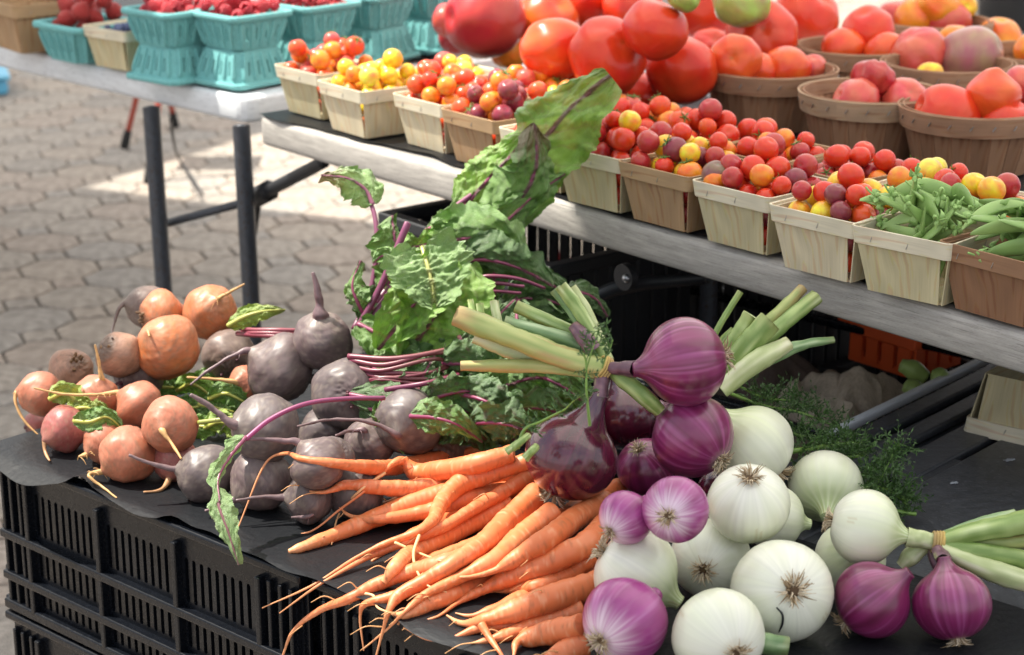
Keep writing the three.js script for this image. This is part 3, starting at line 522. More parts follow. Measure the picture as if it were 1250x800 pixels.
function bigTomato(px, py, rpx, shape, colour, label, h, { up, spin, group, scale, inBasket } = {}) {
  if (inBasket) for (let q = 0; q < 22; q++) { const p = onPlane(px, py, h), r = rpx / FPX * toPx(p)[2]; let b = null, bd = 9; for (const c of rbAt) { const d = Math.hypot(c.x - p.x, c.z - p.z); if (d < bd) { bd = d; b = c; } } if (p.z < b.z || bd < Math.max(0.104 - r, 0.02) + (h > SY + HB + 0.01 ? 0.03 : 0)) break; h -= 0.003; }
  const k = cast(px, py, rpx, tableBox, inBasket ? [] : tomBalls, { h, t0: 2.2, tight: 0.93 });
  const o = solo('tomato', pick(bigGeo[shape]), TM[colour], label, 'tomato', group);
  o.position.copy(k.c); o.scale.setScalar(k.r); aim(o, V(0, 1, 0), (up || V(rr(-0.8, 0.8), rr(0.2, 1), rr(-0.5, 0.8))).clone().normalize(), spin ?? R() * 6); tomBalls.push({ c: k.c, r: k.r });
  if (scale) o.scale.multiply(scale);
  return o;
}
const HP = 'large red tomato in the heap on the table', HL = ['red tomato low in the heap behind the beet leaf tip', 'flattened red tomato low in the heap above the second row', 'red tomato squeezed at the bottom of the heap beside the baskets', 'red tomato at the back of the heap above the smooth glossy one', 'red tomato at the back of the heap behind the topmost one', 'red tomato at the back beside the green tomato', 'red tomato at the back of the heap next to the round baskets', 'bright red tomato next to the long dark one', 'red tomato tucked below the topmost tomato', 'glossy bright red tomato in front above the small baskets', 'biggest red tomato in the middle of the heap', 'red tomato in front beside the brown round basket', 'wide red tomato just below the green one', 'smooth round red tomato topmost on the heap']; let hl = 0;
for (const [x, y, r, s, c, h] of [[620, 62, 24, 'round', 'orange', 0.80], [655, 112, 30, 'round', 'red', 0.785], [700, 100, 36, 'beef', 'red', 0.785], [790, 118, 34, 'beef', 'red', 0.785], [560, 42, 26, 'round', 'crimson', 0.80], [548, 25, 22, 'round', 'pink', 0.80]]) bigTomato(x, y, r, s, c, c === 'red' ? HL[hl++] : c === 'orange' ? 'orange tomato wedged under the long dark tomato' : c === 'pink' ? 'pink tomato at the end of the big tomato heap' : 'deep red tomato at the end of the big tomato heap', h, { group: c === 'red' ? TG : undefined });
for (const [x, y, r, s, c, h] of [[715, 2, 42, 'beef', 'red', 0.88], [772, 8, 38, 'round', 'red', 0.88], [862, 8, 42, 'beef', 'red', 0.88], [985, 18, 42, 'beef', 'red', 0.86], [668, 25, 40, 'round', 'scarlet', 0.85], [870, 62, 30, 'beef', 'red', 0.82],
  [676, 60, 42, 'round', 'scarlet', 0.82], [742, 68, 49, 'beef', 'red', 0.82], [832, 86, 45, 'beef', 'red', 0.815], [930, 44, 45, 'beef', 'red', 0.86], [800, 36, 41, 'round', 'red', 0.90]]) bigTomato(x, y, r, s, c, HL[hl++] || HP, h, { group: TG });
bigTomato(592, 24, 47, 'plum', 'crimson', 'long dark red tomato lying at the end of the heap', 0.84, { up: V(-1, 0.15, 0.5), scale: V(1.05, 0.95, 1) });
bigTomato(905, 2, 36, 'beef', 'green', 'green unripe tomato on top of the red heap', 0.93, { up: V(0.2, 1, 0.3) });
bigTomato(835, -6, 22, 'round', 'green', 'small greenish tomato behind the green tomato', 0.9, {});
// tomatoes in the round baskets
for (const [x, y, r, s, c, l, up] of [
  [897, 74, 33, 'beef', 'scarlet', 'large red tomato standing tall in the brown basket by the heap', V(-0.3, 0.3, 1)], [960, 84, 27, 'plum', 'scarlet', 'flat red tomato lying in the brown basket by the heap', V(-1, 0.1, 0.2)], [992, 82, 18, 'beef', 'pink', 'small ribbed pink tomato in the brown basket by the heap', V(0, 1, 0.4)], [925, 86, 24, 'round', 'scarlet', 'small red tomato low in the brown basket by the heap', V(0, 1, 0.4)],
  [1045, 126, 31, 'round', 'pink', 'pale pink tomato lying low in the pale hooped basket', V(-0.8, 0.4, 0.2)], [1106, 124, 30, 'beef', 'pink', 'pink tomato with a scar in the pale hooped basket', V(0.1, 0.7, 0.7)], [1066, 98, 28, 'ribbed', 'crimson', 'deeply ribbed crimson tomato on top in the pale hooped basket', V(-0.3, -0.6, 0.5)],
  [1157, 141, 37, 'plum', 'red', 'smooth red tomato at left in the basket above the peas', V(-1, 0.4, 0.1)], [1228, 150, 33, 'round', 'red', 'rounded red tomato in front in the basket above the peas', V(0.2, 0.8, 0.3)], [1212, 117, 34, 'heart', 'scarlet', 'peaked red tomato standing in the basket above the peas', V(0.05, -1, 0.1)], [1252, 104, 28, 'round', 'pink', 'pink tomato behind the peaked one above the peas', V(0, 1, 0)],
  [1122, 66, 36, 'beef', 'pink', 'big rosy tomato beside the dusky purple one', V(-0.4, 0.6, 0.2)], [1185, 68, 36, 'plum', 'dusky', 'dusky purple brown tomato in the rear right basket', V(0.8, 0.4, 0.3)], [1166, 50, 22, 'round', 'orange', 'orange tomato behind the dusky purple one', V(0, 1, 0)], [1220, 46, 27, 'round', 'orange', 'round orange tomato right of the dusky purple one', V(0, 1, 0.2)], [1135, 92, 16, 'plum', 'yellow', 'yellow tomato low between rosy and dusky tomatoes', V(1, 0.2, 0)],
  [1030, 60, 25, 'plum', 'scarlet', 'red tomato low in the basket behind the pale hoop', V(-1, 0.2, 0)], [1082, 64, 24, 'plum', 'scarlet', 'small red tomato right in the basket behind the pale hoop', V(1, 0.2, 0)], [1060, 38, 33, 'round', 'red', 'round red tomato on top in the basket behind the pale hoop', V(-0.2, 0.6, 0.3)],
  [1160, 26, 24, 'plum', 'pink', 'pink tomato low in the rearmost basket', V(1, 0.1, 0)], [1093, 20, 22, 'round', 'pink', 'pink tomato at the left of the rearmost basket', V(0, 1, 0)], [1117, 24, 25, 'plum', 'orange', 'oval orange tomato at the left of the rearmost basket', V(0.4, 0.8, 0)], [1146, 8, 31, 'beef', 'orange', 'big orange tomato on top of the rearmost basket', V(0.4, 0.8, 0)], [1175, 8, 18, 'round', 'yellow', 'small yellow tomato on top of the rearmost basket', V(0.2, 0.2, 1)],
  [1262, 62, 24, 'round', 'orange', 'orange tomato in the basket cut off at the side', V(0, 1, 0)],
]) bigTomato(x, y, r, s, c, l, SY + HB + (/peaked|on top|big rosy|dusky purple brown|standing tall/.test(l) ? (l.includes('rosy') || l.includes('dusky') ? -0.004 : 0.018) : -0.009), { up, inBasket: true });

// ------------------------------------------------------------------ pea pods
const podGeo = [0, 1, 2].map(k => {
  const N = 20, S = 10, pos = [], idx = [], bend = [0.25, 0.5, -0.35][k];
  for (let i = 0; i <= N; i++) for (let j = 0; j <= S; j++) {
    const s = i / N, a = j / S * Math.PI * 2, w = 0.0088 * Math.pow(Math.sin(Math.PI * Math.min(0.985, Math.max(0.015, s))), 0.55), t = 0.0026 * Math.pow(Math.sin(Math.PI * s), 0.4) * (1 + 0.25 * Math.abs(Math.sin(s * 19)));
    const x = (s - 0.5) * 0.085, y = Math.cos(a) * w + bend * 0.03 * (1 - Math.pow(2 * s - 1, 2)), z = Math.sign(Math.sin(a)) * Math.pow(Math.abs(Math.sin(a)), 0.8) * t;
    pos.push(x, y, z); if (i < N && j < S) { const b = i * (S + 1) + j; idx.push(b, b + S + 1, b + 1, b + 1, b + S + 1, b + S + 2); }
  }
  const g = new THREE.BufferGeometry(); g.setAttribute('position', new THREE.Float32BufferAttribute(pos, 3)); g.setIndex(idx); g.computeVertexNormals();
  return paint(g, (x, y, z) => { const v = 1 + 0.15 * nz(x * 60 + k, y * 60, z * 60); return [v, v, v]; });
});
const podTip = (() => { const l = []; for (let k = 0; k < 4; k++) { const a = k * 1.57 + 0.4; l.push(tube([V(-0.041, 0, 0), V(-0.044 + 0.002 * k, Math.cos(a) * 0.005, Math.sin(a) * 0.004), V(-0.036 - 0.003 * k, Math.cos(a) * 0.010, Math.sin(a) * 0.006)], [0.0016, 0.0032, 0.0005], 5, null, 6)); } l.push(tube([V(-0.041, 0, 0), V(-0.048, 0.002, 0), V(-0.054, 0.005, 0.001)], [0.0014, 0.001, 0.0012], 5, null, 4)); return merge(l); })();
const podMats = [[0.27, 0.43, 0.12], [0.32, 0.48, 0.15], [0.23, 0.38, 0.10]].map(c => phy({ color: C(...c), vertexColors: true, roughness: 0.5, transmission: 0.12, thickness: 0, side: THREE.DoubleSide }));
const tipMat = phy({ color: C(0.27, 0.43, 0.13), roughness: 0.6 });
for (const [bi, words, n, seed] of [[9, 'pale basket at the table edge', 24, 5], [10, 'dark brown basket', 26, 6], [20, 'pale second row basket', 24, 7]]) {
  const { g } = baskets[bi], r = rng(seed);
  for (let k = 0; k < n; k++) {
    const o = solo('pea_pod', podGeo[k % 3], pick(podMats), 'flat green pea pod in the ' + words, 'pea pod', 'pea pods in the wooden baskets');
    const lay = k / n; o.position.copy(g.localToWorld(V((r() - 0.5) * 0.062, 0.074 + 0.036 * lay + r() * 0.012, (r() - 0.5) * 0.062)));
    o.rotation.set((r() - 0.5) * 1.8 - 0.5, r() * 6.28, (r() - 0.5) * (0.5 + 0.5 * lay)); o.scale.setScalar(0.85 + 0.45 * r());
    part('calyx', podTip, tipMat, o);
  }
  for (let k = 0; k < (bi === 9 ? 2 : 0); k++) { const o = solo('pea_pod', podGeo[k], podMats[k], 'flat green pea pod in the ' + words, 'pea pod', 'pea pods in the wooden baskets'); o.position.copy(g.localToWorld(V(0.047 - k * 0.006, 0.042, 0.05 - k * 0.005))); o.rotation.set(0.2, -baskets[bi].ang, 1.35 + 0.2 * k); }
}

// ------------------------------------------------------------------ berry table: moulded pulp boxes, a till basket of blueberries, a wooden box, a white bag
const pulp = std({ color: C(0.20, 0.53, 0.53), roughness: 0.95, map: tex(256, (u, v) => { const g = 0.9 + 0.1 * tn(u, v, 20, 20, 3) + 0.08 * tn(u, v, 5, 5, 8); return [g, g, g]; }, 9, 9), bumpMap: tex(256, (u, v) => { const g = 0.5 + 0.35 * tn(u, v, 26, 26, 3) + 0.15 * tn(u, v, 60, 60, 5); return [g, g, g]; }, 8, 8, false), bumpScale: 0.0012 });
const pulpGeo = (() => {
  const hb = 0.052, ht = 0.067, H = 0.06, ch = 0.014, lean = Math.atan2(ht - hb, H), L = Math.hypot(H, ht - hb);
  const wb = hb - ch, wt = ht - ch, s = new THREE.Shape([[-wb, 0], [wb, 0], [wt, L], [-wt, L]].map(p => new THREE.Vector2(...p)));
  for (let k = 0; k < 4; k++) { const f = (k - 1.5) / 2, y0 = L * 0.30, y1 = L * 0.72, hw = 0.0017, p = new THREE.Path(), X = y => f * (wb + (wt - wb) * y / L); p.moveTo(X(y0) - hw, y0); p.lineTo(X(y0) + hw, y0); p.lineTo(X(y1) + hw, y1); p.lineTo(X(y1) - hw, y1); p.lineTo(X(y0) - hw, y0); s.holes.push(p); }
  const flutes = []; for (let k = 0; k < 5; k++) { const f = (k - 2) / 2; const X = y => f * (wb + (wt - wb) * y / L); flutes.push(tube([V(X(0.006), 0.006, 0.0025), V(X(L * 0.4), L * 0.4, 0.0035), V(X(L * 0.78), L * 0.78, 0.003), V(X(L * 0.85), L * 0.85, 0.0005)], [0.0035, 0.0042, 0.004, 0.002], 8, null, 8)); }
  const wall = merge([metreUV(new THREE.ExtrudeGeometry(s, { depth: 0.003, bevelEnabled: false })), ...flutes]).rotateX(lean).translate(0, 0, hb - 0.003);
  const cornerQ = slab(V(wb, 0, hb), V(hb, 0, wb), V(ht, H, wt), V(wt, H, ht), 0.003);
  const ring = (h, q) => { const p = new THREE.Path(); p.moveTo(-h + q, -h); p.lineTo(h - q, -h); p.absarc(h - q, -h + q, q, -Math.PI / 2, 0); p.lineTo(h, h - q); p.absarc(h - q, h - q, q, 0, Math.PI / 2); p.lineTo(-h + q, h); p.absarc(-h + q, h - q, q, Math.PI / 2, Math.PI); p.lineTo(-h, -h + q); p.absarc(-h + q, -h + q, q, Math.PI, Math.PI * 1.5); return p; };
  const o = new THREE.Shape(ring(ht + 0.004, 0.018).getPoints(6)); o.holes.push(ring(ht - 0.004, 0.014));
  const rim = metreUV(toCreasedNormals(new THREE.ExtrudeGeometry(o, { depth: 0.005, bevelEnabled: true, bevelThickness: 0.0025, bevelSize: 0.002, bevelSegments: 2, curveSegments: 6 }).rotateX(-Math.PI / 2).translate(0, H - 0.003, 0), 0.8));
  return { wall, corner: cornerQ, rim, floor: box(2 * hb - 0.01, 0.004, 2 * hb - 0.01, 0, 0.002, 0), H };
})();
function pulpBox(label, pos, ang, group, flip, scale = 1.05) {
  const g = thing('pulp_berry_box', label, 'berry box', pos, -ang, group); g.scale.setScalar(scale);
  const add = (n, ge, k) => { const o = part(n, ge, pulp, g); if (flip) { o.rotation.set(Math.PI, k * Math.PI / 2, 0); o.position.y = pulpGeo.H + 0.004; } else o.rotation.y = k * Math.PI / 2; };
  for (let k = 0; k < 4; k++) { add('wall', pulpGeo.wall, k); add('corner', pulpGeo.corner, k); }
  add('rim', pulpGeo.rim, 0); add('floor', pulpGeo.floor, 0); g.updateMatrixWorld(true); return g;
}
const raspGeo = [1, 2].map(s => { const r = rng(s * 31), l = []; for (let k = 0; k < 46; k++) { const y = 1 - (k + 0.5) / 46 * 1.75, a = k * 2.39996, q = Math.sqrt(Math.max(0, 1 - y * y)) * (0.86 + 0.1 * y); const b = new THREE.IcosahedronGeometry(0.21 + 0.03 * r(), 1); b.deleteAttribute('uv'); const m = mergeVertices((b.deleteAttribute('normal'), b), 1e-4); m.computeVertexNormals(); l.push(m.translate(Math.cos(a) * q * 0.84, y * 1.0, Math.sin(a) * q * 0.84)); } return mergeGeometries(l); });
const raspMats = [[0.52, 0.02, 0.04], [0.60, 0.035, 0.05], [0.44, 0.014, 0.03]].map(c => phy({ color: C(...c), roughness: 0.38, clearcoat: 0.3, clearcoatRoughness: 0.3 }));
function berries(g, n, half, y0, geos, mats, r0, r1, name, label, cat, group, seed, sc = 1) {
  const r = rng(seed); for (const b of pile(n, half, y0, r0, r1, r, 1.2)) { const o = solo(name, geos[Math.floor(r() * geos.length)], mats[Math.floor(r() * mats.length)], label, cat, group); o.position.copy(g.localToWorld(V(b.x, b.y, b.z))); o.scale.setScalar(b.r * sc); o.rotation.set(r() * 6, r() * 6, r() * 6); }
}
const BG = 'blue pulp berry boxes on the white table', RG = 'raspberries in the blue boxes', SB = SY + 0.001;
const boxH = (pulpGeo.H + 0.006) * 1.05;
const ba = QA - 0.12;
for (const [px, py, l, seed] of [[217, 94, 'next to the blueberries', 1], [296, 99, 'nearest the table corner', 2], [381, 85, 'behind the corner box', 3], [300, 74, 'behind the pair at the table edge', 4], [455, 71, 'close to the heap of large tomatoes', 5], [375, 58, 'at the back of the berry boxes', 6], [528, 58, 'touching the long dark tomato', 8]]) {
  const p = onPlane(px, py, SB); const a = ba + rr(-0.08, 0.08);
  pulpBox('upturned blue pulp box under the raspberry box ' + l, V(p.x, SB, p.z), a, BG, true);
  const g = pulpBox('blue pulp box of raspberries ' + l, V(p.x + rr(-0.004, 0.004), SB + boxH, p.z + rr(-0.004, 0.004)), a + rr(-0.05, 0.05), BG, false);
  if (seed === 8) continue;
  berries(g, 30, 0.060, 0.042, raspGeo, raspMats, 0.0105, 0.0135, 'raspberry', 'raspberry in the blue pulp box ' + l, 'raspberry', RG, 40 + seed);
}
{ const p = onPlane(109, 70, SB), g = pulpBox('blue pulp box of strawberries between wooden box and blueberries', V(p.x, SB, p.z), ba + 0.1, BG, false, 1.18);
  const sg = new THREE.SphereGeometry(1, 20, 16); { const q = sg.attributes.position; for (let i = 0; i < q.count; i++) { const y = q.getY(i), k = 1 - 0.35 * sm(0.2, -1, y); q.setXYZ(i, q.getX(i) * k, y * 1.15, q.getZ(i) * k); } sg.computeVertexNormals(); }
  berries(g, 13, 0.058, 0.030, [sg], [phy({ color: C(0.58, 0.035, 0.03), roughness: 0.35, bumpMap: tex(64, (u, v) => { const q = Math.hypot((u * 8 % 1) - 0.5, (v * 8 % 1) - 0.5); const g2 = q < 0.28 ? 0 : 1; return [g2, g2, g2]; }, 2, 2, false), bumpScale: 0.02 })], 0.016, 0.021, 'strawberry', 'strawberry in the blue pulp box by the wooden box', 'strawberry', 'strawberries in the blue box', 71);
}
{ const p = onPlane(162, 80, SB), g = tillBasket('pale wooden till basket of blueberries among the blue boxes', null, V(p.x, SB, p.z), ba + 0.05, 'woodGreen', 0.98); g.updateMatrixWorld(true);
  const bg = new THREE.SphereGeometry(1, 16, 12); const mats = [phy({ color: C(0.045, 0.06, 0.13), roughness: 0.7 }), phy({ color: C(0.09, 0.11, 0.21), roughness: 0.8 })];
  berries(g, 52, 0.062, 0.058, [bg], mats, 0.0068, 0.0088, 'blueberry', 'dusty blueberry in the pale wooden basket', 'blueberry', 'blueberries in the wooden basket', 73);
}
{ const p = onPlane(47, 58, SB), g = tillBasket('tall tan wooden box beside the strawberry box', null, V(p.x, SB, p.z), ba + 0.25, 'woodTan', 1.25, 'wooden_box'); }
{ // crumpled white bag
  const p = onPlane(-14, 44, SB), bag = mergeVertices((() => { const g = new THREE.IcosahedronGeometry(1, 5); g.deleteAttribute('uv'); g.deleteAttribute('normal'); return g; })(), 1e-4), q = bag.attributes.position;
  for (let i = 0; i < q.count; i++) { const x = q.getX(i), y = q.getY(i), z = q.getZ(i), k = 1 + 0.35 * Math.abs(fbm(x * 2.2, y * 2.2, z * 2.2)) + 0.12 * nz(x * 6, y * 6, z * 6); q.setXYZ(i, x * k * 0.085, Math.max(-0.06, y * k * 0.075), z * k * 0.085); } bag.computeVertexNormals();
  const o = solo('plastic_bag', bag, phy({ color: C(0.80, 0.80, 0.82), roughness: 0.4, transmission: 0.3, thickness: 0 }), 'crumpled white plastic bag beside the wooden box', 'bag'); o.position.set(p.x, SB + 0.062, p.z);
}

// ------------------------------------------------------------------ things on the ground beyond
{
  const g = thing('folding_stool', 'low folding stool with red legs and black feet behind berry table', 'stool', V(-1.2, 0, -6.3));
  const red = std({ color: C(0.30, 0.04, 0.02), roughness: 0.4 }), rub = std({ color: C(0.012, 0.012, 0.013), roughness: 0.8 });
  const f1 = onPlane(151, 181, 0), f2 = onPlane(180, 224, 0), o = g.position;
  for (const [f, d] of [[f1, V(0.13, 0.42, 0.02)], [f2, V(0.05, 0.42, -0.2)], [f1.clone().add(V(0.12, 0, -0.35)), V(-0.02, 0.42, 0.2)]]) { const a = f.clone().sub(o), b = a.clone().add(d); const leg = part('leg', tube([a.clone().lerp(b, 0.13), b], [0.010, 0.010], 10, null, 1), red, g); part('rubber_foot', tube([a, a.clone().lerp(b, 0.02), a.clone().lerp(b, 0.15)], [0.013, 0.016, 0.013], 10, null, 3), rub, leg); }
  part('seat', box(0.26, 0.02, 0.22, -0.0, 0.425, -0.15, 0.008), rub, g);
}
{ const p = onPlane(-72, 112, 0), g = thing('storage_tub', 'light blue plastic tub on the pavement behind the white table', 'tub', p.clone(), 0.3); part('body', box(0.5, 0.06, 0.34, 0, 0.03, 0, 0.02), std({ color: C(0.10, 0.36, 0.55), roughness: 0.45 }), g); part('lid', box(0.52, 0.02, 0.36, 0, 0.071, 0, 0.008), std({ color: C(0.14, 0.42, 0.60), roughness: 0.45 }), g); }
{ const p = onPlane(1226, 36, 0), g = thing('dark_bin', 'black round bin standing on the pavement far behind the baskets', 'bin', V(p.x, 0, p.z)), m = std({ color: C(0.012, 0.012, 0.014), roughness: 0.5 }); part('body', new THREE.LatheGeometry([[0.001, 0.001], [0.12, 0.001], [0.125, 0.02], [0.15, 0.6], [0.155, 0.62]].map(q => new THREE.Vector2(...q)), 40), m, g); part('rim', new THREE.TorusGeometry(0.155, 0.012, 8, 40).rotateX(Math.PI / 2).translate(0, 0.62, 0), m, g); part('band', new THREE.CylinderGeometry(0.1375, 0.1345, 0.012, 40, 1, true).translate(0, 0.215, 0), std({ color: C(0.2, 0.2, 0.21), roughness: 0.5 }), g); }
solo('power_cable', tube([atZ(208, 146, 4.6), atZ(212, 172, 4.9), onPlane(222, 200, 0.006), onPlane(232, 214, 0.006), onPlane(247, 236, 0.006)], [0.004, 0.004, 0.004, 0.004, 0.004], 6, null, 30), M.darkMetal, 'thin grey cable trailing on the sunlit pavement', 'cable');

// ------------------------------------------------------------------ beets
const vegBalls = [];
function beetGeo(seed, pal, { flat = 0.94 } = {}) {
  const g = mergeVertices((() => { const q = new THREE.SphereGeometry(1, 72, 48); q.deleteAttribute('uv'); q.deleteAttribute('normal'); return q; })(), 1e-4), p = g.attributes.position;
  for (let i = 0; i < p.count; i++) { // root end at -Y, crown at +Y
    let x = p.getX(i), y = p.getY(i), z = p.getZ(i); const q = Math.hypot(x, z);
    let k = 1.06 + 0.055 * nz(x * 1.3 + seed, y * 1.3, z * 1.3) * 2 + 0.018 * nz(x * 3.1, y * 3.1 + seed, z * 3.1) + 0.012 * nz(x * 8, y * 8 + seed, z * 8) + 0.011 * Math.sin(y * 26 + 3 * nz(x * 2, y * 2, z * 2 + seed)) * sm(0.35, 0.9, Math.abs(y));
    const pt = Math.exp(-q * q * 22) * 0.16; if (y < 0) y -= pt; const cr = y > 0.86 ? 0.05 * nz(x * 9, y * 9, z * 9 + seed) : 0;
    p.setXYZ(i, x * k, y * k * flat + cr, z * k);
  }
  g.computeVertexNormals();
  return paint(g, (x, y, z) => {
    const q = Math.hypot(x, z), a = nz(x * 2 + seed, y * 2, z * 2), b = nz(x * 6, y * 6 + seed, z * 6), c = nz(x * 18, y * 18, z * 18 + seed), ring = nz(x * 1.5, y * 24 + seed, z * 1.5);
    let col = mix(pal[0], pal[1], 0.5 + 0.9 * a + 0.3 * b); col = mix(col, pal[2], sm(0.05, 0.55, b + 0.5 * ring + 0.45 * c) * 0.55);
    col = mix(col, pal[3], sm(0.75, 1.0, y) * 0.85); col = mix(col, pal[2], sm(-0.75, -1.05, y) * 0.4);
    const cut = sm(0.22, 0.45, c + 0.6 * ring); col = mix(col, pal[3], cut * 0.4); const v = 1 + 0.25 * c + 0.15 * nz(x * 40, y * 40, z * 40); return [col[0] * v, col[1] * v, col[2] * v];
  });
}
const PAL = {
  golden: [[0.39, 0.12, 0.062], [0.43, 0.15, 0.085], [0.29, 0.14, 0.08], [0.15, 0.08, 0.045]],
  orange: [[0.48, 0.145, 0.045], [0.43, 0.14, 0.065], [0.38, 0.19, 0.10], [0.15, 0.08, 0.04]],
  tan: [[0.36, 0.19, 0.12], [0.30, 0.155, 0.10], [0.24, 0.15, 0.10], [0.11, 0.07, 0.045]],
  rosy: [[0.32, 0.085, 0.07], [0.26, 0.07, 0.065], [0.32, 0.16, 0.11], [0.14, 0.07, 0.045]],
  purple: [[0.080, 0.058, 0.060], [0.112, 0.084, 0.080], [0.18, 0.148, 0.12], [0.085, 0.055, 0.055]],
  violet: [[0.10, 0.067, 0.070], [0.135, 0.098, 0.092], [0.20, 0.16, 0.13], [0.11, 0.065, 0.07]],
  dusty: [[0.17, 0.115, 0.095], [0.14, 0.095, 0.08], [0.24, 0.18, 0.14], [0.09, 0.06, 0.05]],
};
const beetG = {}; for (const k in PAL) beetG[k] = [1, 2, 3].map((s, i) => beetGeo(s * 13.7 + k.length * 3, PAL[k], { flat: [0.95, 0.88, 1.0][i] }));
const beetMat = phy({ color: C(1, 1, 1), vertexColors: true, roughness: 0.5, clearcoat: 0.15, clearcoatRoughness: 0.35 });
const ROOTC = { golden: [0.60, 0.34, 0.13], orange: [0.60, 0.34, 0.13], tan: [0.36, 0.2, 0.12], rosy: [0.5, 0.26, 0.12], purple: [0.16, 0.10, 0.105], violet: [0.17, 0.10, 0.11], dusty: [0.17, 0.11, 0.09] };
// x, y, r, kind, root path in the picture (first point on the body), label, height stop
const GB = 'golden beets at the left end of the heap', PB = 'purple beets in the heap';
const beets = [
  // bottom layer
  [45, 517, 15, 'rosy', null, 'small rosy beet low at the far left of the heap'],
  [79, 524, 27, 'rosy', [[60, 535], [55, 552], [60, 563]], 'rosy red beet at the left corner of the sheet'],
  [128, 540, 26, 'golden', [[112, 552], [96, 558]], 'golden beet behind the brownish pink front one'],
  [213, 561, 26, 'rosy', [[209, 582], [196, 598], [175, 601]], 'rosy beet wedged between two golden beets'],
  [156, 555, 33, 'golden', [[131, 573], [112, 578], [108, 581], [124, 594], [142, 608]], 'brownish pink golden beet at the front with forked root'],
  [252, 578, 34, 'purple', [[220, 573], [190, 568], [157, 556]], 'purple beet at the front edge beside golden beets'],
  [319, 586, 37, 'violet', [[292, 606], [270, 618], [250, 624]], 'purple beet with ringed skin behind the drooping leaf'],
  [378, 608, 31, 'purple', [[348, 607], [318, 607], [288, 611]], 'small purple beet near the carrot tips'],
  [434, 600, 33, 'purple', [[398, 612], [378, 630], [356, 632]], 'purple beet partly covered by carrots'],
  [540, 549, 28, 'dusty', null, 'dark beet behind the carrot tops'],
  [395, 530, 30, 'purple', null, 'purple beet deep in the middle of the heap'],
  [405, 560, 26, 'purple', null, 'purple beet under the middle of the heap'],
  [279, 434, 31, 'dusty', null, 'brown dirty beet behind the golden ones', 0.56],
  [170, 456, 32, 'violet', null, 'purple beet tucked under the large orange one', 0.555],
  [86, 452, 26, 'tan', null, 'tan dirt covered beet at the left', 0.545],
  [300, 468, 21, 'golden', [[290, 466], [262, 463], [228, 461]], 'golden beet showing behind the purple beets', 0.56],
  [324, 523, 41, 'purple', [[293, 518], [268, 506], [250, 492], [232, 482]], 'large purple beet in the middle with a stout root', 0.545],
  [389, 566, 33, 'violet', [[366, 542], [340, 538], [310, 536], [294, 538]], 'purple beet above the carrot tips with long root'],
  [49, 481, 26, 'golden', [[22, 477], [18, 488], [28, 512], [48, 533]], 'golden beet at the far left with hooked root', 0.55],
  [117, 488, 28, 'golden', [[126, 466], [121, 446], [116, 421]], 'golden beet with an upright thin root', 0.555],
  [170, 495, 29, 'golden', [[145, 481], [118, 482], [76, 481], [41, 474]], 'golden beet with a long yellow root pointing left', 0.56],
  [208, 519, 33, 'golden', [[204, 523], [208, 540], [221, 560]], 'golden beet with a pale root hanging forward', 0.56],
  [146, 433, 27, 'tan', null, 'tan golden beet left of the large orange one', 0.575],
  [180, 375, 25, 'dusty', [[158, 371], [146, 376], [139, 395], [137, 413]], 'greyish beet at the back with long hanging root', 0.60],
  [197, 384, 28, 'orange', null, 'golden beet showing its cut crown at the back', 0.60],
  [205, 424, 38, 'orange', [[188, 407], [181, 405], [182, 411]], 'large orange beet on top of the golden heap', 0.60],
  [256, 381, 31, 'orange', [[267, 368], [280, 357], [298, 347]], 'orange beet on top with a short root upward', 0.61],
  [423, 481, 41, 'purple', null, 'broad purple beet below the upright rooted one', 0.56],
  [452, 541, 30, 'violet', [[447, 526], [430, 526], [410, 532]], 'small reddish purple beet in front', 0.55],
  [499, 516, 40, 'purple', [[488, 528], [462, 519], [434, 513], [400, 513], [362, 521]], 'big purple beet at the right with a long root', 0.555],
  [342, 451, 42, 'violet', [[308, 430], [283, 435], [255, 452], [232, 470]], 'big purple beet with a long root pointing left', 0.58],
  [394, 417, 35, 'violet', [[393, 388], [389, 365], [382, 333]], 'purple beet on top with a thick upright root', 0.615],
];
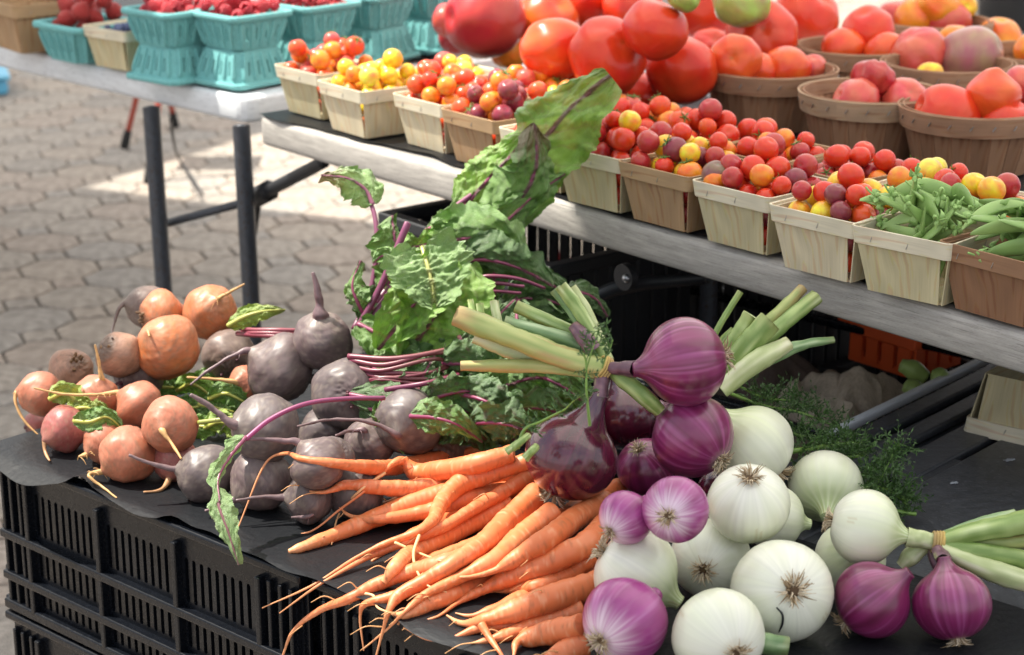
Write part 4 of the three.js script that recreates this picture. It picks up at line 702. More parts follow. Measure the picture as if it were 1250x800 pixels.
beets.forEach(([x, y, r, kind, root, label, h], n) => {
  const k = cast(x, y, r, crateBox, vegBalls, { h: h || -1, tight: 0.84 });
  const g = thing('beet', label, 'beet', k.c);
  let dir;
  if (root) dir = facing((root[0][0] - x) / r * 1.02, (root[0][1] - y) / r * 1.02, false); else dir = V(rr(-0.6, 0.6), rr(-0.8, 0.3), rr(-1, -0.2)).normalize();
  const b = part('bulb', pick(beetG[kind]), beetMat, g); b.scale.setScalar(k.r); aim(b, V(0, -1, 0), dir, R() * 6);
  vegBalls.push({ c: k.c, r: k.r });
  if (root) {
    const s0 = k.c.clone().addScaledVector(dir, k.r * 0.8), s1 = k.c.clone().addScaledVector(dir, k.r * 1.06), t1 = toPx(s1)[2];
    let pts = [s0, s1], thick = kind === 'purple' || kind === 'violet' || kind === 'dusty'; root.slice(1).forEach(([a, c], i) => { let t = t1 - 0.006 * (i + 1); const q = cast(a, c, 2.5, crateBox, vegBalls, { t0: 1.3, tb: 1.05 }); t = Math.min(Math.max(t, t1 - 0.05), q.t); pts.push(atZ(a, c, t)); });
    const m = pts.length, big = label.includes('thick') ? 2 : label.includes('stout') ? 1.5 : 1, rad = pts.map((_, i) => (i === 0 ? 0.009 : i === 1 ? 0.0048 : 0.0026 * (1 - (i - 1) / (m - 1)) + 0.0008) * big * (thick ? 1 : 0.8)), rc = ROOTC[kind];
    pts = pts.map(p => p.sub(k.c));
    const geo = tube(pts, rad, 9, (s, a, p) => { const v = 0.85 + 0.4 * nz(p.x * 220, p.y * 220, p.z * 220); return [rc[0] * v, rc[1] * v, rc[2] * v]; }, (m - 1) * 9, 0.5);
    const ro = part('taproot', geo, beetMat, g);
    if (n % 2 === 0 && m > 2) { const hairs = []; for (let j = 0; j < 6; j++) { const p = pts[1].clone().lerp(pts[2], R()), d = V(rr(-1, 1), rr(-1, 0.4), rr(-0.3, 1)).multiplyScalar(0.012); hairs.push(tube([p, p.clone().addScaledVector(d, 0.6).add(V(0, 0.002, 0)), p.clone().add(d)], [0.0006, 0.0005, 0.0002], 4, () => rc, 4)); } part('root_hairs', mergeC(hairs), beetMat, g).userData.kind = 'stuff'; }
  } else { // cut crown with stem stubs
    const st = []; for (let j = 0; j < 7; j++) { const d = dir.clone().negate().add(V(rr(-0.35, 0.35), rr(-0.35, 0.35), rr(-0.35, 0.35))).normalize(); st.push(tube([d.clone().multiplyScalar(k.r * 0.85), d.clone().multiplyScalar(k.r * rr(1.04, 1.16))], [0.0034, 0.0016], 6, () => kind === 'tan' || kind === 'orange' ? [0.20, 0.11, 0.05] : [0.10, 0.03, 0.04], 3)); } part('stem_stubs', mergeC(st), beetMat, g);
  }
});

// ------------------------------------------------------------------ carrots (paths read in a 2.841x enlargement whose corner is at 320, 520)
const cz = (x, y) => [320 + x / 2.841, 520 + y / 2.841];
const carrots = [
  [[1050, 360, 60], [900, 440, 62], [760, 510, 55], [620, 560, 40], [520, 620, 20], [470, 690, 8]],
  [[880, 230, 55], [760, 290, 58], [640, 330, 55], [540, 370, 40], [450, 420, 22], [380, 470, 9]],
  [[960, 300, 55], [820, 380, 58], [700, 430, 52], [580, 470, 42], [470, 520, 26], [380, 560, 12], [300, 620, 6]],
  [[1150, 500, 65], [1020, 560, 62], [900, 600, 52], [800, 640, 34], [720, 660, 14], [670, 650, 5]],
  [[1200, 600, 70], [1080, 630, 66], [960, 660, 52], [860, 690, 30], [800, 715, 10]],
  [[700, 230, 50], [580, 262, 52], [470, 300, 46], [380, 330, 30], [300, 360, 14], [250, 380, 6]],
  [[900, 160, 50], [800, 180, 52], [700, 200, 50], [600, 225, 44], [500, 250, 30], [420, 270, 12]],
  [[1240, 215, 60], [1120, 270, 60], [980, 360, 50], [880, 420, 30]],
  [[900, 690, 50], [760, 700, 30], [650, 740, 13], [570, 740, 9], [490, 700, 5]],
  [[1110, 640, 70], [980, 680, 60], [850, 725, 40], [780, 745, 20], [725, 755, 7]],
  [[1120, 755, 80], [1050, 782, 70], [980, 812, 30], [930, 850, 10]],
  [[1110, 690, 70], [1010, 715, 75], [930, 735, 60], [885, 750, 26], [872, 800, 10], [860, 840, 6]],
  [[1140, 450, 70], [1050, 520, 62], [960, 555, 48], [850, 570, 20], [790, 575, 6]],
  [[1000, 380, 60], [880, 480, 60], [780, 540, 58], [650, 590, 58], [560, 625, 48], [500, 655, 28], [450, 652, 9]],
  [[800, 480, 50], [620, 525, 48], [540, 560, 46], [450, 595, 36], [355, 620, 20], [340, 660, 10], [352, 780, 5]],
  [[800, 420, 60], [640, 475, 58], [520, 505, 48], [400, 550, 42], [300, 600, 30], [200, 640, 20], [105, 715, 12], [72, 795, 8]],
  [[760, 175, 45], [640, 200, 48], [500, 218, 52], [380, 212, 44], [290, 205, 30], [220, 230, 14], [160, 225, 8], [118, 196, 4]],
  [[900, 160, 45], [760, 195, 55], [620, 238, 62], [480, 285, 62], [350, 338, 55], [220, 390, 42], [130, 424, 30], [92, 437, 16]],
  [[920, 215, 50], [810, 228, 52], [700, 255, 56], [600, 290, 48], [480, 315, 38], [380, 325, 26], [300, 310, 13], [265, 280, 5]],
  [[860, 270, 55], [720, 340, 62], [620, 390, 66], [520, 445, 58], [460, 490, 44], [422, 545, 22]],
  [[1010, 300, 70], [900, 385, 72], [800, 470, 58], [690, 525, 38], [560, 590, 26], [490, 650, 14], [440, 700, 9], [350, 775, 5]],
  [[1200, 330, 70], [1110, 420, 78], [980, 480, 72], [850, 530, 58], [750, 575, 30], [670, 620, 14], [600, 665, 9], [500, 682, 6], [430, 640, 4]],
  [[1230, 520, 80], [1130, 560, 85], [1000, 600, 85], [880, 642, 70], [780, 672, 42], [690, 685, 18], [640, 658, 7]],
  [[1190, 260, 65], [1090, 320, 72], [980, 400, 72], [880, 460, 52], [800, 505, 20], [700, 525, 11], [600, 510, 4]],
  [[955, 235, 75], [850, 330, 72], [750, 420, 60], [660, 480, 50], [560, 540, 46], [470, 592, 38], [440, 640, 20], [422, 700, 12], [395, 800, 7]],
  [[925, 175, 50], [820, 238, 44], [720, 295, 38], [640, 345, 36], [520, 392, 36], [420, 432, 26], [340, 470, 16], [200, 550, 9], [60, 650, 4]],
  [[920, 125, 55], [780, 165, 65], [680, 205, 62], [620, 270, 50], [590, 330, 38], [530, 372, 26], [430, 408, 20], [330, 455, 12], [180, 550, 8], [0, 632, 4]],
  [[770, 85, 35], [600, 112, 40], [480, 140, 50], [380, 145, 45], [250, 130, 30], [140, 115, 19], [80, 96, 12], [20, 120, 8], [-85, 355, 5]],
  [[870, 95, 55], [750, 130, 62], [620, 155, 62], [530, 158, 54], [485, 122, 28], [420, 160, 15], [350, 230, 10], [270, 290, 8], [160, 370, 7], [45, 376, 4]],
  [[760, 690, 26], [790, 738, 20], [832, 800, 13], [850, 850, 8]],
];
const carrotMat = phy({ color: C(1, 1, 1), vertexColors: true, roughness: 0.5, clearcoat: 0.12, clearcoatRoughness: 0.4 });
const carLab = ['deep lying long', 'buried upper', 'buried slim', 'hidden stout', 'lowest stout', 'half hidden thin', 'half hidden straight', 'long straight', 'thin crooked', 'low lying', 'stout', 'short stout', 'slender', 'plump', 'bent', 'hooked', 'slim', 'broad straight', 'smooth', 'tapering', 'ridged', 'curved', 'thick', 'large', 'heavy', 'narrow', 'wavy', 'upper', 'topmost', 'curled small'];
carrots.forEach((pts, n) => {
  const raw = pts.map(([x, y, w]) => { const [px, py] = cz(x, y); const q = cast(px, py, w / 2.841 / 2, crateBox, vegBalls, { t0: 1.35, tight: 0.85, tb: 1.03 }); return { px, py, t: q.t, r: w / 2.841 / 2 * (w > 15 ? 1.17 : 1) }; });
  for (let pass = 0; pass < 2; pass++) { const t = raw.map(q => q.t); for (let i = 0; i < raw.length; i++) { const a = t[Math.max(0, i - 1)], b = t[Math.min(t.length - 1, i + 1)]; raw[i].t = Math.min(t[i], t[i] * 0.5 + (a + b) * 0.25); } }
  const P = raw.map(q => atZ(q.px, q.py, q.t)), rad = raw.map(q => q.r / FPX * q.t), base = P[0].clone();
  const g = thing('carrot', carLab[n] + ' orange carrot in the bunch hanging over the crate edge', 'carrot', base, 0, 'orange carrots piled beside the beets');
  const hue = rr(-0.03, 0.03), geo = tube(P.map(p => p.clone().sub(base)), rad, 18, (s, a, p, len) => {
    const ringn = nz(len * 260 + n * 7, Math.cos(a) * 1.1 + n, Math.sin(a) * 1.1), spot = nz(p.x * 190, p.y * 190, p.z * 190 + n), f = Math.min(1, Math.max(0, (len - 0.01) / 0.16));
    let c = mix([0.62 + hue, 0.145 + hue * 0.5, 0.04], [0.66, 0.19, 0.07], 0.5 + nz(len * 30, n, a * 0.5)); c = mix(c, [0.68, 0.34, 0.16], sm(0.6, 1, s) * 0.7); c = mix(c, [0.33, 0.10, 0.03], sm(0.34, 0.52, ringn) * 0.6); c = mix(c, [0.75, 0.40, 0.22], sm(0.25, 0.5, -ringn) * 0.45); c = mix(c, [0.35, 0.16, 0.07], sm(0.42, 0.6, spot) * 0.4); return c; }, (pts.length - 1) * 22, 0.10, false, 0, 0.035);
  { // ring grooves
    const p = geo.attributes.position; }
  part('root', geo, carrotMat, g);
  const fine = []; const cnt = n % 3 === 2 ? 2 : 4;
  for (let j = 0; j < cnt; j++) { const i = Math.floor(rr(1, P.length - 1.01)), p = P[i].clone().lerp(P[i + 1] || P[i], R()).sub(base), out = CU.clone().multiplyScalar(rr(-0.6, 1)).addScaledVector(CF, -rr(0.4, 1)).addScaledVector(CX, rr(-1, 0.9)).normalize(), L = rr(0.006, 0.03), st = p.clone().addScaledVector(out, rad[i] * 0.75); fine.push(tube([st, st.clone().addScaledVector(out, L * 0.35).add(V(-L * 0.3, 0, 0)), st.clone().addScaledVector(out, L * 0.45).add(V(-L * 0.8, -L * 0.35, 0))], [0.0009, 0.0006, 0.0003], 5, () => [0.70, 0.36, 0.15], 8)); }
  part('rootlets', mergeC(fine), carrotMat, g).userData.kind = 'stuff';
  for (let i = 0; i < raw.length - 1; i++) for (let s = 0; s < 4; s++) vegBalls.push({ c: P[i].clone().lerp(P[i + 1], s / 4), r: rad[i] + (rad[i + 1] - rad[i]) * s / 4 });
});
{ // long loose rootlets that lie across the bunch
  const t = 2.02; for (const [n, pts] of [[20, [[545, 380], [525, 440], [540, 510], [575, 555], [640, 578]]], [19, [[460, 405], [540, 440], [620, 470]]], [26, [[425, 165], [345, 220], [270, 300], [240, 412]]], [15, [[350, 582], [385, 590], [400, 630], [470, 655]]]]) {
    const o = scene.getObjectByName(n ? 'carrot_' + String(n).padStart(3, '0') : 'carrot'); const P = pts.map(([x, y]) => { const [a, b] = cz(x, y); const q = cast(a, b, 1.6, crateBox, vegBalls, { t0: 1.35, tb: 1.05 }); return atZ(a, b, q.t).sub(o.position); });
    part('rootlet', tube(P, P.map((_, i) => 0.0016 * (1 - i / P.length) + 0.0005), 6, () => [0.74, 0.42, 0.2], 24), carrotMat, o);
  }
}

// ------------------------------------------------------------------ onions
function onionGeo(seed, kind, { flat = 0.92, neck = 0.3 } = {}) { // neck +Y, root -Y, radius 1
  const NU = 110, NV = 57, pos = [], idx = [], col = [];
  const prof = v => { // v 0 root .. 1 neck end; returns [r, y]
    if (v < 0.8) { const a = v / 0.8 * 0.83 * Math.PI, r = Math.sin(a), y = -Math.cos(a) * flat; return [r * (a < 0.25 ? 0.96 + 0.16 * a : 1), y + (a < 0.35 ? (0.35 - a) * 0.16 : 0)]; }
    const a = 0.83 * Math.PI, r0 = Math.sin(a), y0 = -Math.cos(a) * flat, s = (v - 0.8) / 0.2, r1 = 0.17; return [r1 + (r0 - r1) * Math.pow(1 - s, 2.1), y0 + s * (neck + 0.12)];
  };
  for (let j = 0; j <= NV; j++) for (let i = 0; i <= NU; i++) {
    const v = Math.min(1, j / (NV - 1)), th = i / NU * Math.PI * 2, pr = prof(v), r = j === NV ? 0 : pr[0], y = pr[1], cx = Math.cos(th), cs = Math.sin(th), k = 1 + 0.025 * nz(cx * 1.2 + seed, cs * 1.2, y) + 0.006 * nz(cx * 9, cs * 9, seed + y * 0.6) + 0.02 * sm(0.75, 0.95, v) * nz(cx * 5, cs * 5, seed);
    pos.push(cx * r * k, y, cs * r * k);
    const n1 = nz(cx * 3.1 + seed, cs * 3.1, y * 0.5), n2 = nz(cx * 13, cs * 13 + seed, y * 0.35), n3 = nz(cx * 34, cs * 34, y * 0.3 + seed), pa = nz(cx * 1.4, cs * 1.4 + seed, y * 1.4), mer = Math.abs(Math.sin(th * 9 + 1.2 * nz(y * 2, cx, seed)));
    let c;
    if (kind === 'red') { c = mix([0.12, 0.008, 0.045], [0.24, 0.022, 0.115], 0.5 + 0.9 * n1 + 0.4 * n2); c = mix(c, [0.38, 0.10, 0.26], sm(0.12, 0.6, n2 + 0.7 * n3 + 0.4 * n1) * 0.55); c = mix(c, [0.09, 0.008, 0.03], sm(0.2, 0.7, pa) * 0.55); c = mix(c, [0.62, 0.45, 0.55], sm(0.13, 0.0, v) * 0.7); c = mix(c, [0.13, 0.02, 0.06], sm(0.78, 0.95, v) * 0.75); }
    else if (kind === 'dark') { c = mix([0.05, 0.005, 0.016], [0.11, 0.009, 0.03], 0.5 + 0.9 * n1 + 0.3 * n2); c = mix(c, [0.18, 0.03, 0.07], sm(0.15, 0.6, n2 + 0.4 * n3) * 0.3); c = mix(c, [0.055, 0.02, 0.04], sm(0.7, 0.95, v) * 0.7); }
    else if (kind === 'light') { c = mix([0.36, 0.06, 0.24], [0.22, 0.018, 0.125], 0.5 + 0.8 * n1 + 0.4 * n2); c = mix(c, [0.72, 0.58, 0.66], sm(0.34, 0.05, v + 0.10 * n2 + 0.06 * n3) * 0.95); c = mix(c, [0.58, 0.26, 0.48], sm(0.1, 0.5, n2) * 0.4); }
    else { c = mix([0.74, 0.74, 0.62], [0.68, 0.70, 0.52], 0.5 + 0.8 * n1); c = mix(c, [0.58, 0.65, 0.36], sm(0.35, 0.9, v + 0.08 * n2) * 0.8); c = mix(c, [0.36, 0.46, 0.16], sm(0.62, 0.98, v) * sm(0.35, 0.9, mer + 0.25 * n2) * 0.75); c = mix(c, [0.76, 0.75, 0.68], sm(0.4, 0, v) * 0.6); if (pa > 0.45 && n2 > 0.15) c = mix(c, [0.45, 0.34, 0.16], 0.35); const w = 1 + 0.06 * n2 + 0.07 * n3; c = c.map(q => q * w); }
    col.push(...c.map(q => Math.max(0.003, q)));
    if (i < NU && j < NV) { const b = j * (NU + 1) + i; idx.push(b, b + NU + 1, b + 1, b + 1, b + NU + 1, b + NU + 2); }
  }
  const g = new THREE.BufferGeometry(); g.setAttribute('position', new THREE.Float32BufferAttribute(pos, 3)); g.setAttribute('color', new THREE.Float32BufferAttribute(col, 3)); g.setIndex(idx); g.computeVertexNormals();
  const nn = g.attributes.normal; for (let j = 0; j <= NV; j++) { const a = j * (NU + 1), b = a + NU, x = nn.getX(a) + nn.getX(b), y = nn.getY(a) + nn.getY(b), z = nn.getZ(a) + nn.getZ(b), l = Math.hypot(x, y, z) || 1; nn.setXYZ(a, x / l, y / l, z / l); nn.setXYZ(b, x / l, y / l, z / l); }
  return g;
}
const onG = { red: [1, 2, 3].map(s => onionGeo(s * 4.4, 'red')), dark: [onionGeo(31, 'dark', { neck: 0.62, flat: 0.9 }), onionGeo(37, 'dark')], light: [onionGeo(51, 'light'), onionGeo(57, 'light')], white: [1, 2, 3, 4].map(s => onionGeo(s * 8.8, 'white', { flat: 0.9 })) };
const onMat = { red: phy({ vertexColors: true, roughness: 0.32, clearcoat: 0.45, clearcoatRoughness: 0.18 }), dark: phy({ vertexColors: true, roughness: 0.24, clearcoat: 0.8, clearcoatRoughness: 0.1 }), light: phy({ vertexColors: true, roughness: 0.36, clearcoat: 0.4, clearcoatRoughness: 0.2 }), white: phy({ vertexColors: true, roughness: 0.34, clearcoat: 0.35, clearcoatRoughness: 0.2 }) };
const tuftGeo = [1, 2, 3].map(s => { const r = rng(s * 99), l = []; for (let k = 0; k < 64; k++) { const a = r() * 6.283, q = 0.02 + 0.13 * Math.sqrt(r()), o = 0.09 + 0.22 * r(), d = 0.03 + 0.16 * r(), cx = Math.cos(a), cs = Math.sin(a), tw = (r() - 0.5) * 0.14, v = 0.75 + 0.6 * r(), co = r() < 0.4 ? [0.32 * v, 0.23 * v, 0.13 * v] : [0.58 * v, 0.48 * v, 0.34 * v]; l.push(tube([V(cx * q, -0.86, cs * q), V(cx * (q + o * 0.4), -0.9 - d * 0.8, cs * (q + o * 0.4)), V(cx * (q + o) + tw * cs, -0.9 - d, cs * (q + o) - tw * cx)], [0.02, 0.016, 0.005], 4, () => co, 5)); } l.push(paint(new THREE.SphereGeometry(0.14, 16, 8).scale(1, 0.35, 1).translate(0, -0.875, 0), () => [0.10, 0.06, 0.03])); return mergeC(l); });
const tuftMat = std({ vertexColors: true, roughness: 0.9 });
const onions = [ // x, y, r, kind, root offset or neck offset (in radii): ['r'|'n', dx, dy, away], label, variant, h
  [1008, 594, 46, 'white', ['n', -0.1, 0.62, false], 'white onion with green veined neck drooping toward the tied bunch', 0],
  [945, 632, 40, 'white', ['n', 0.95, 0.2, true], 'white onion tucked behind the upright rooted one', 1],
  [1038, 682, 44, 'white', ['r', -0.2, 0.4, true], 'white onion beneath the one tied with a twist', 2],
  [868, 682, 50, 'white', ['n', 0.3, -0.2, true], 'greenish white onion in the middle under a light purple one', 3],
  [880, 600, 30, 'dark', ['n', 0, -0.5, true], 'dark red onion peeping between white and purple onions', 1],
  [955, 722, 63, 'white', ['r', 0.1, -0.15, false], 'largest white onion with root tuft facing outward', 0],
  [877, 776, 58, 'white', ['r', 0.32, 0.28, false], 'white onion at the front with root tuft low', 1],
  [1065, 733, 48, 'red', ['n', 0.75, -0.62, false], 'tied red onion lying beside the largest white onion', 0],
  [1162, 738, 48, 'red', ['r', 0.12, 0.97, false], 'tied red onion with root tuft pointing down', 1],
  [776, 700, 55, 'white', ['n', 0.92, 0.62, false], 'white onion on the carrots with its neck pointing right', 2],
  [763, 758, 54, 'light', ['r', -0.64, 0.42, false], 'light purple onion in front of the carrots with root tuft', 0],
  [918, 546, 53, 'white', ['n', -0.75, -0.75, true], 'white onion behind the shiny purple ones', 3],
  [1056, 644, 47, 'white', ['n', 0.97, 0.2, false], 'yellowish white onion with its long neck tied', 0],
  [764, 632, 34, 'light', ['r', -0.66, 0.5, false], 'small light purple onion above the carrots', 1],
  [766, 508, 44, 'dark', ['n', -0.3, -0.95, false], 'dark red onion hanging behind the tied stalks', 1],
  [788, 570, 36, 'red', ['r', -0.3, -0.7, false], 'small purple onion squeezed under the two shiny ones', 2],
  [914, 615, 51, 'white', ['r', -0.05, -0.74, false], 'white onion with root tuft on top', 2],
  [825, 622, 41, 'light', ['r', -0.34, 0.15, false], 'pale purple onion with a wide root tuft facing outward', 0],
  [846, 533, 52, 'red', ['r', 0.66, 0.58, false], 'shiny purple onion with root tuft at its lower right', 1],
  [836, 442, 55, 'red', ['n', -0.98, 0.14, false], 'shiny purple onion tied at the top of the heap', 2],
  [697, 558, 58, 'dark', ['n', 0.42, -0.9, false], 'large dark red onion hanging by its neck over the carrots', 0],
];
const onionAt = {};
onions.forEach(([x, y, r, kind, [end, dx, dy, away], label, va, h], n) => {
  const k = cast(x, y, r, crateBox, vegBalls, { t0: 1.35, tight: 0.93 });
  vegBalls.push({ c: k.c, r: k.r });
  const g = thing('onion', label, 'onion', k.c), d = facing(dx, dy, away);
  const b = part('bulb', onG[kind][va % onG[kind].length], onMat[kind], g); b.scale.setScalar(k.r); if (end === 'r') aim(b, V(0, -1, 0), d, n * 1.3); else aim(b, V(0, 1, 0), d, n * 1.3);
  const t = part('root_tuft', tuftGeo[n % 3], tuftMat, g); t.scale.copy(b.scale).multiplyScalar(1); t.quaternion.copy(b.quaternion); if (kind === 'dark') t.scale.multiplyScalar(0.98);
  onionAt[n] = { c: k.c, r: k.r, axis: V(0, 1, 0).applyQuaternion(b.quaternion), t: k.t, g };
});
// ------------------------------------------------------------------ cut green stalks, tied in bunches
const stalkMat = phy({ vertexColors: true, roughness: 0.5, clearcoat: 0.15, clearcoatRoughness: 0.3, side: THREE.DoubleSide });
function stalk(g, pts, rads, tone, base, seed) { // hollow cut stalk
  const P = pts.map(p => p.clone().sub(base));
  const cols = { green: [[0.20, 0.32, 0.07], [0.36, 0.46, 0.16], [0.55, 0.62, 0.33]], blue: [[0.15, 0.27, 0.10], [0.26, 0.38, 0.18], [0.42, 0.52, 0.30]], dry: [[0.34, 0.42, 0.12], [0.45, 0.46, 0.17], [0.42, 0.27, 0.11]], pale: [[0.50, 0.58, 0.26], [0.62, 0.66, 0.38], [0.70, 0.70, 0.50]], purple: [[0.12, 0.05, 0.08], [0.2, 0.1, 0.13], [0.34, 0.36, 0.16]] }[tone];
  const geo = tube(P, rads, 16, (s, a, p) => { const st = nz(Math.cos(a) * 7 + seed, Math.sin(a) * 7, s * 1.5), b = nz(s * 6 + seed, a, 3); let c = mix(cols[0].map(q => q * 0.8), cols[1], 0.45 + st * 1.9 + 0.7 * b); c = mix(c, [0.36, 0.24, 0.10], sm(0.80, 1, s + 0.18 * b) * (tone === 'dry' ? 0.9 : 0.25)); return mix(c, cols[2], sm(0.25, 0.6, st + 0.3 * b) * 0.8); }, (P.length - 1) * 10, 0.10, true, seed + 1);
  const n = P.length, inner = tube([P[n - 1].clone(), P[n - 1].clone().lerp(P[n - 2], 0.15)], [rads[n - 1] * 0.82, rads[n - 1] * 0.35], 14, () => [0.50, 0.58, 0.30], 3, 0, true), lip = tube([P[n - 1].clone().lerp(P[n - 2], 0.008), P[n - 1]], [rads[n - 1], rads[n - 1] * 0.82], 14, () => cols[2], 2, 0, true);
  const o = part('stalk', geo, stalkMat, g); part('cut_end', mergeC([inner, lip]), stalkMat, o); return o;
}
function bunchTie(g, c, r, base, axis) { const l = []; for (let k = 0; k < 4; k++) { const o = axis.clone().multiplyScalar((k - 1.5) * 0.0032), u = Math.abs(axis.y) < 0.8 ? V(0, 1, 0) : V(1, 0, 0), x = u.clone().addScaledVector(axis, -u.dot(axis)).normalize(), y = axis.clone().cross(x), pts = []; for (let i = 0; i <= 14; i++) { const a = i / 14 * Math.PI * 2; pts.push(c.clone().sub(base).add(o).addScaledVector(x, Math.cos(a) * r * (1 + 0.08 * Math.sin(a * 3 + k))).addScaledVector(y, Math.sin(a) * r)); } l.push(tube(pts, pts.map(() => 0.0018), 5, () => [0.40 + 0.04 * k, 0.28 + 0.03 * k, 0.12], 40)); } part('raffia_tie', mergeC(l), tuftMat, g); }
{
  const T1 = onionAt[20].t - 0.005, tie = atZ(737, 449, T1), base = tie.clone();
  const g = thing('onion_stalk_bunch', 'tied cut green onion stalks fanning left above the beet greens', 'onion stalks', base);
  const z = (x, y, d = 0) => atZ(x, y, T1 + d), px = T1 / FPX;
  const S = (pts, w, tone, s) => stalk(g, pts, w.map(q => q * px / 2), tone, base, s);
  const n20 = onionAt[20], neck20 = n20.c.clone().addScaledVector(n20.axis, n20.r * 1.40), n19 = onionAt[19], neck19 = n19.c.clone().addScaledVector(n19.axis, n19.r * 1.10);
  S([neck20, neck20.clone().lerp(tie, 0.5), tie.clone()], [22, 20, 17], 'purple', 1);
  S([neck19, neck19.clone().lerp(tie, 0.55), tie.clone()], [23, 18, 15], 'purple', 2);
  S([tie.clone(), z(690, 437, 0), z(640, 418, 0), z(600, 402, 0.005), z(556, 385, 0.01)], [24, 27, 29, 28, 25], 'dry', 3);
  S([z(730, 452, 0.008), z(680, 440, 0.02), z(630, 428, 0.03), z(580, 408, 0.03)], [18, 23, 25, 22], 'pale', 4);
  S([z(730, 456, 0.005), z(670, 448, 0.01), z(620, 447, 0.012), z(562, 447, 0.012)], [14, 16, 16, 11], 'dry', 5);
  S([z(735, 442, 0.012), z(700, 420, 0.02), z(660, 407, 0.02), z(615, 395, 0.02)], [18, 20, 21, 19], 'blue', 6);
  S([z(737, 440, 0.015), z(710, 412, 0.035), z(670, 392, 0.04), z(630, 374, 0.045)], [16, 18, 19, 18], 'green', 7);
  S([z(738, 440, 0.012), z(716, 408, 0.02), z(700, 380, 0.02), z(677, 353, 0.02)], [15, 18, 17, 16], 'blue', 8);
  S([z(741, 440, 0.008), z(722, 405, 0.012), z(700, 370, 0.012), z(684, 349, 0.012)], [14, 16, 16, 15], 'green', 9);
  S([z(743, 441, 0.01), z(726, 405, 0.02), z(712, 375, 0.022), z(697, 351, 0.022)], [12, 15, 14, 12], 'pale', 10);
  S([z(724, 428, 0.0), z(712, 412, 0.0), z(700, 398, 0.01)], [19, 18, 14], 'purple', 11);
  S([z(744, 452, 0), z(765, 466, -0.01), z(790, 487, -0.015), z(806, 502, -0.01)], [14, 19, 20, 15], 'green', 12);
  S([z(610, 405, 0.05), z(606, 385, 0.055), z(603, 368, 0.06)], [11, 12, 11], 'pale', 13);
  S([z(592, 410, 0.05), z(588, 388, 0.055), z(585, 371, 0.06)], [8, 9, 9], 'green', 14);
  S([z(582, 405, 0.05), z(577, 382, 0.055), z(574, 366, 0.06)], [8, 8, 7], 'green', 15);
  bunchTie(g, z(737, 449, -0.002), 13 * px, base, V(-0.75, 0.45, 0.2).normalize());
}
{
  const T = onionAt[19].t + 0.14, z = (x, y, d = 0) => atZ(x, y, T + d), px = T / FPX, base = z(880, 470), g = thing('onion_stalk_bunch', 'cut green onion stalks rising behind the top purple onion', 'onion stalks', base);
  const S = (pts, w, tone, s) => stalk(g, pts, w.map(q => q * px / 2), tone, base, s);
  S([z(878, 472, 0.02), z(930, 420, 0.02), z(960, 392, 0.03), z(997, 362, 0.04)], [18, 20, 20, 20], 'green', 21);
  S([z(875, 466, 0.03), z(925, 405, 0.05), z(955, 378, 0.06), z(980, 352, 0.07)], [15, 16, 17, 15], 'dry', 22);
  S([z(868, 460, 0.01), z(895, 420, 0.005), z(918, 385, 0.0)], [20, 23, 22], 'green', 23);
  S([z(878, 466, 0.0), z(910, 425, -0.01), z(940, 392, -0.01)], [22, 27, 30], 'green', 24);
  S([z(880, 475, -0.02), z(925, 440, -0.02), z(962, 420, 0)], [20, 24, 18], 'pale', 25);
  S([z(890, 470, 0.0), z(950, 432, 0.0), z(985, 420, 0.01), z(1018, 415, 0.02)], [14, 16, 12, 8], 'blue', 26);
  S([z(862, 430, 0.03), z(880, 395, 0.03), z(904, 356, 0.03)], [8, 8, 8], 'green', 27);
  S([z(870, 440, 0.03), z(882, 415, 0.03), z(895, 402, 0.03)], [9, 9, 8], 'green', 28);
}
{
  const T = onionAt[12].t - 0.005, z = (x, y, d = 0) => atZ(x, y, T + d), px = T / FPX, tie = z(1145, 662), base = tie.clone(), g = thing('onion_stalk_bunch', 'tied green onion stalks lying on the black tray beside red onions', 'onion stalks', base);
  const S = (pts, w, tone, s) => stalk(g, pts, w.map(q => q * px / 2), tone, base, s);
  const a = onionAt[12], na = a.c.clone().addScaledVector(a.axis, a.r * 1.08), b = onionAt[8], nb = b.c.clone().addScaledVector(b.axis, b.r * 1.08);
  S([na, na.clone().lerp(tie, 0.5), tie.clone()], [21, 19, 18], 'pale', 31);
  S([nb, nb.clone().lerp(tie, 0.5).add(V(0, -0.003, 0)), z(1146, 672, -0.005)], [20, 20, 16], 'purple', 32);
  S([z(1140, 668, 0.01), z(1146, 690, 0.0), z(1158, 705, 0.01)], [18, 16, 14], 'purple', 33);
  S([z(1130, 664, 0.01), z(1112, 680, 0.01), z(1100, 692, 0.012)], [18, 20, 12], 'pale', 36);
  S([tie.clone(), z(1190, 650), z(1230, 642), z(1275, 632)], [20, 27, 30, 30], 'green', 34);
  S([z(1148, 662, 0.01), z(1200, 664, 0.01), z(1240, 662, 0.01), z(1280, 658)], [16, 20, 20, 20], 'dry', 35);
  S([z(1148, 668, -0.004), z(1190, 674, -0.005), z(1230, 680), z(1280, 690)], [16, 22, 22, 22], 'green', 37);
  S([z(1148, 670, -0.008), z(1185, 686, -0.01), z(1220, 700, -0.01), z(1262, 712, -0.01)], [15, 22, 25, 24], 'pale', 38);
  S([z(1150, 655, 0.01), z(1195, 640, 0.02), z(1240, 630, 0.025)], [12, 16, 18], 'blue', 39);
  bunchTie(g, tie, 12 * px, base, V(0.95, -0.1, 0.1).normalize());
}
{ const t = onionAt[6].t, z = (x, y) => atZ(x, y, t + 0.02), b = z(920, 780), g = thing('onion_stalk', 'short green stalk lying between the two front white onions', 'onion stalk', b); stalk(g, [z(905, 778), z(930, 785), z(962, 790)], [0.009, 0.011, 0.010], 'blue', b, 61); }
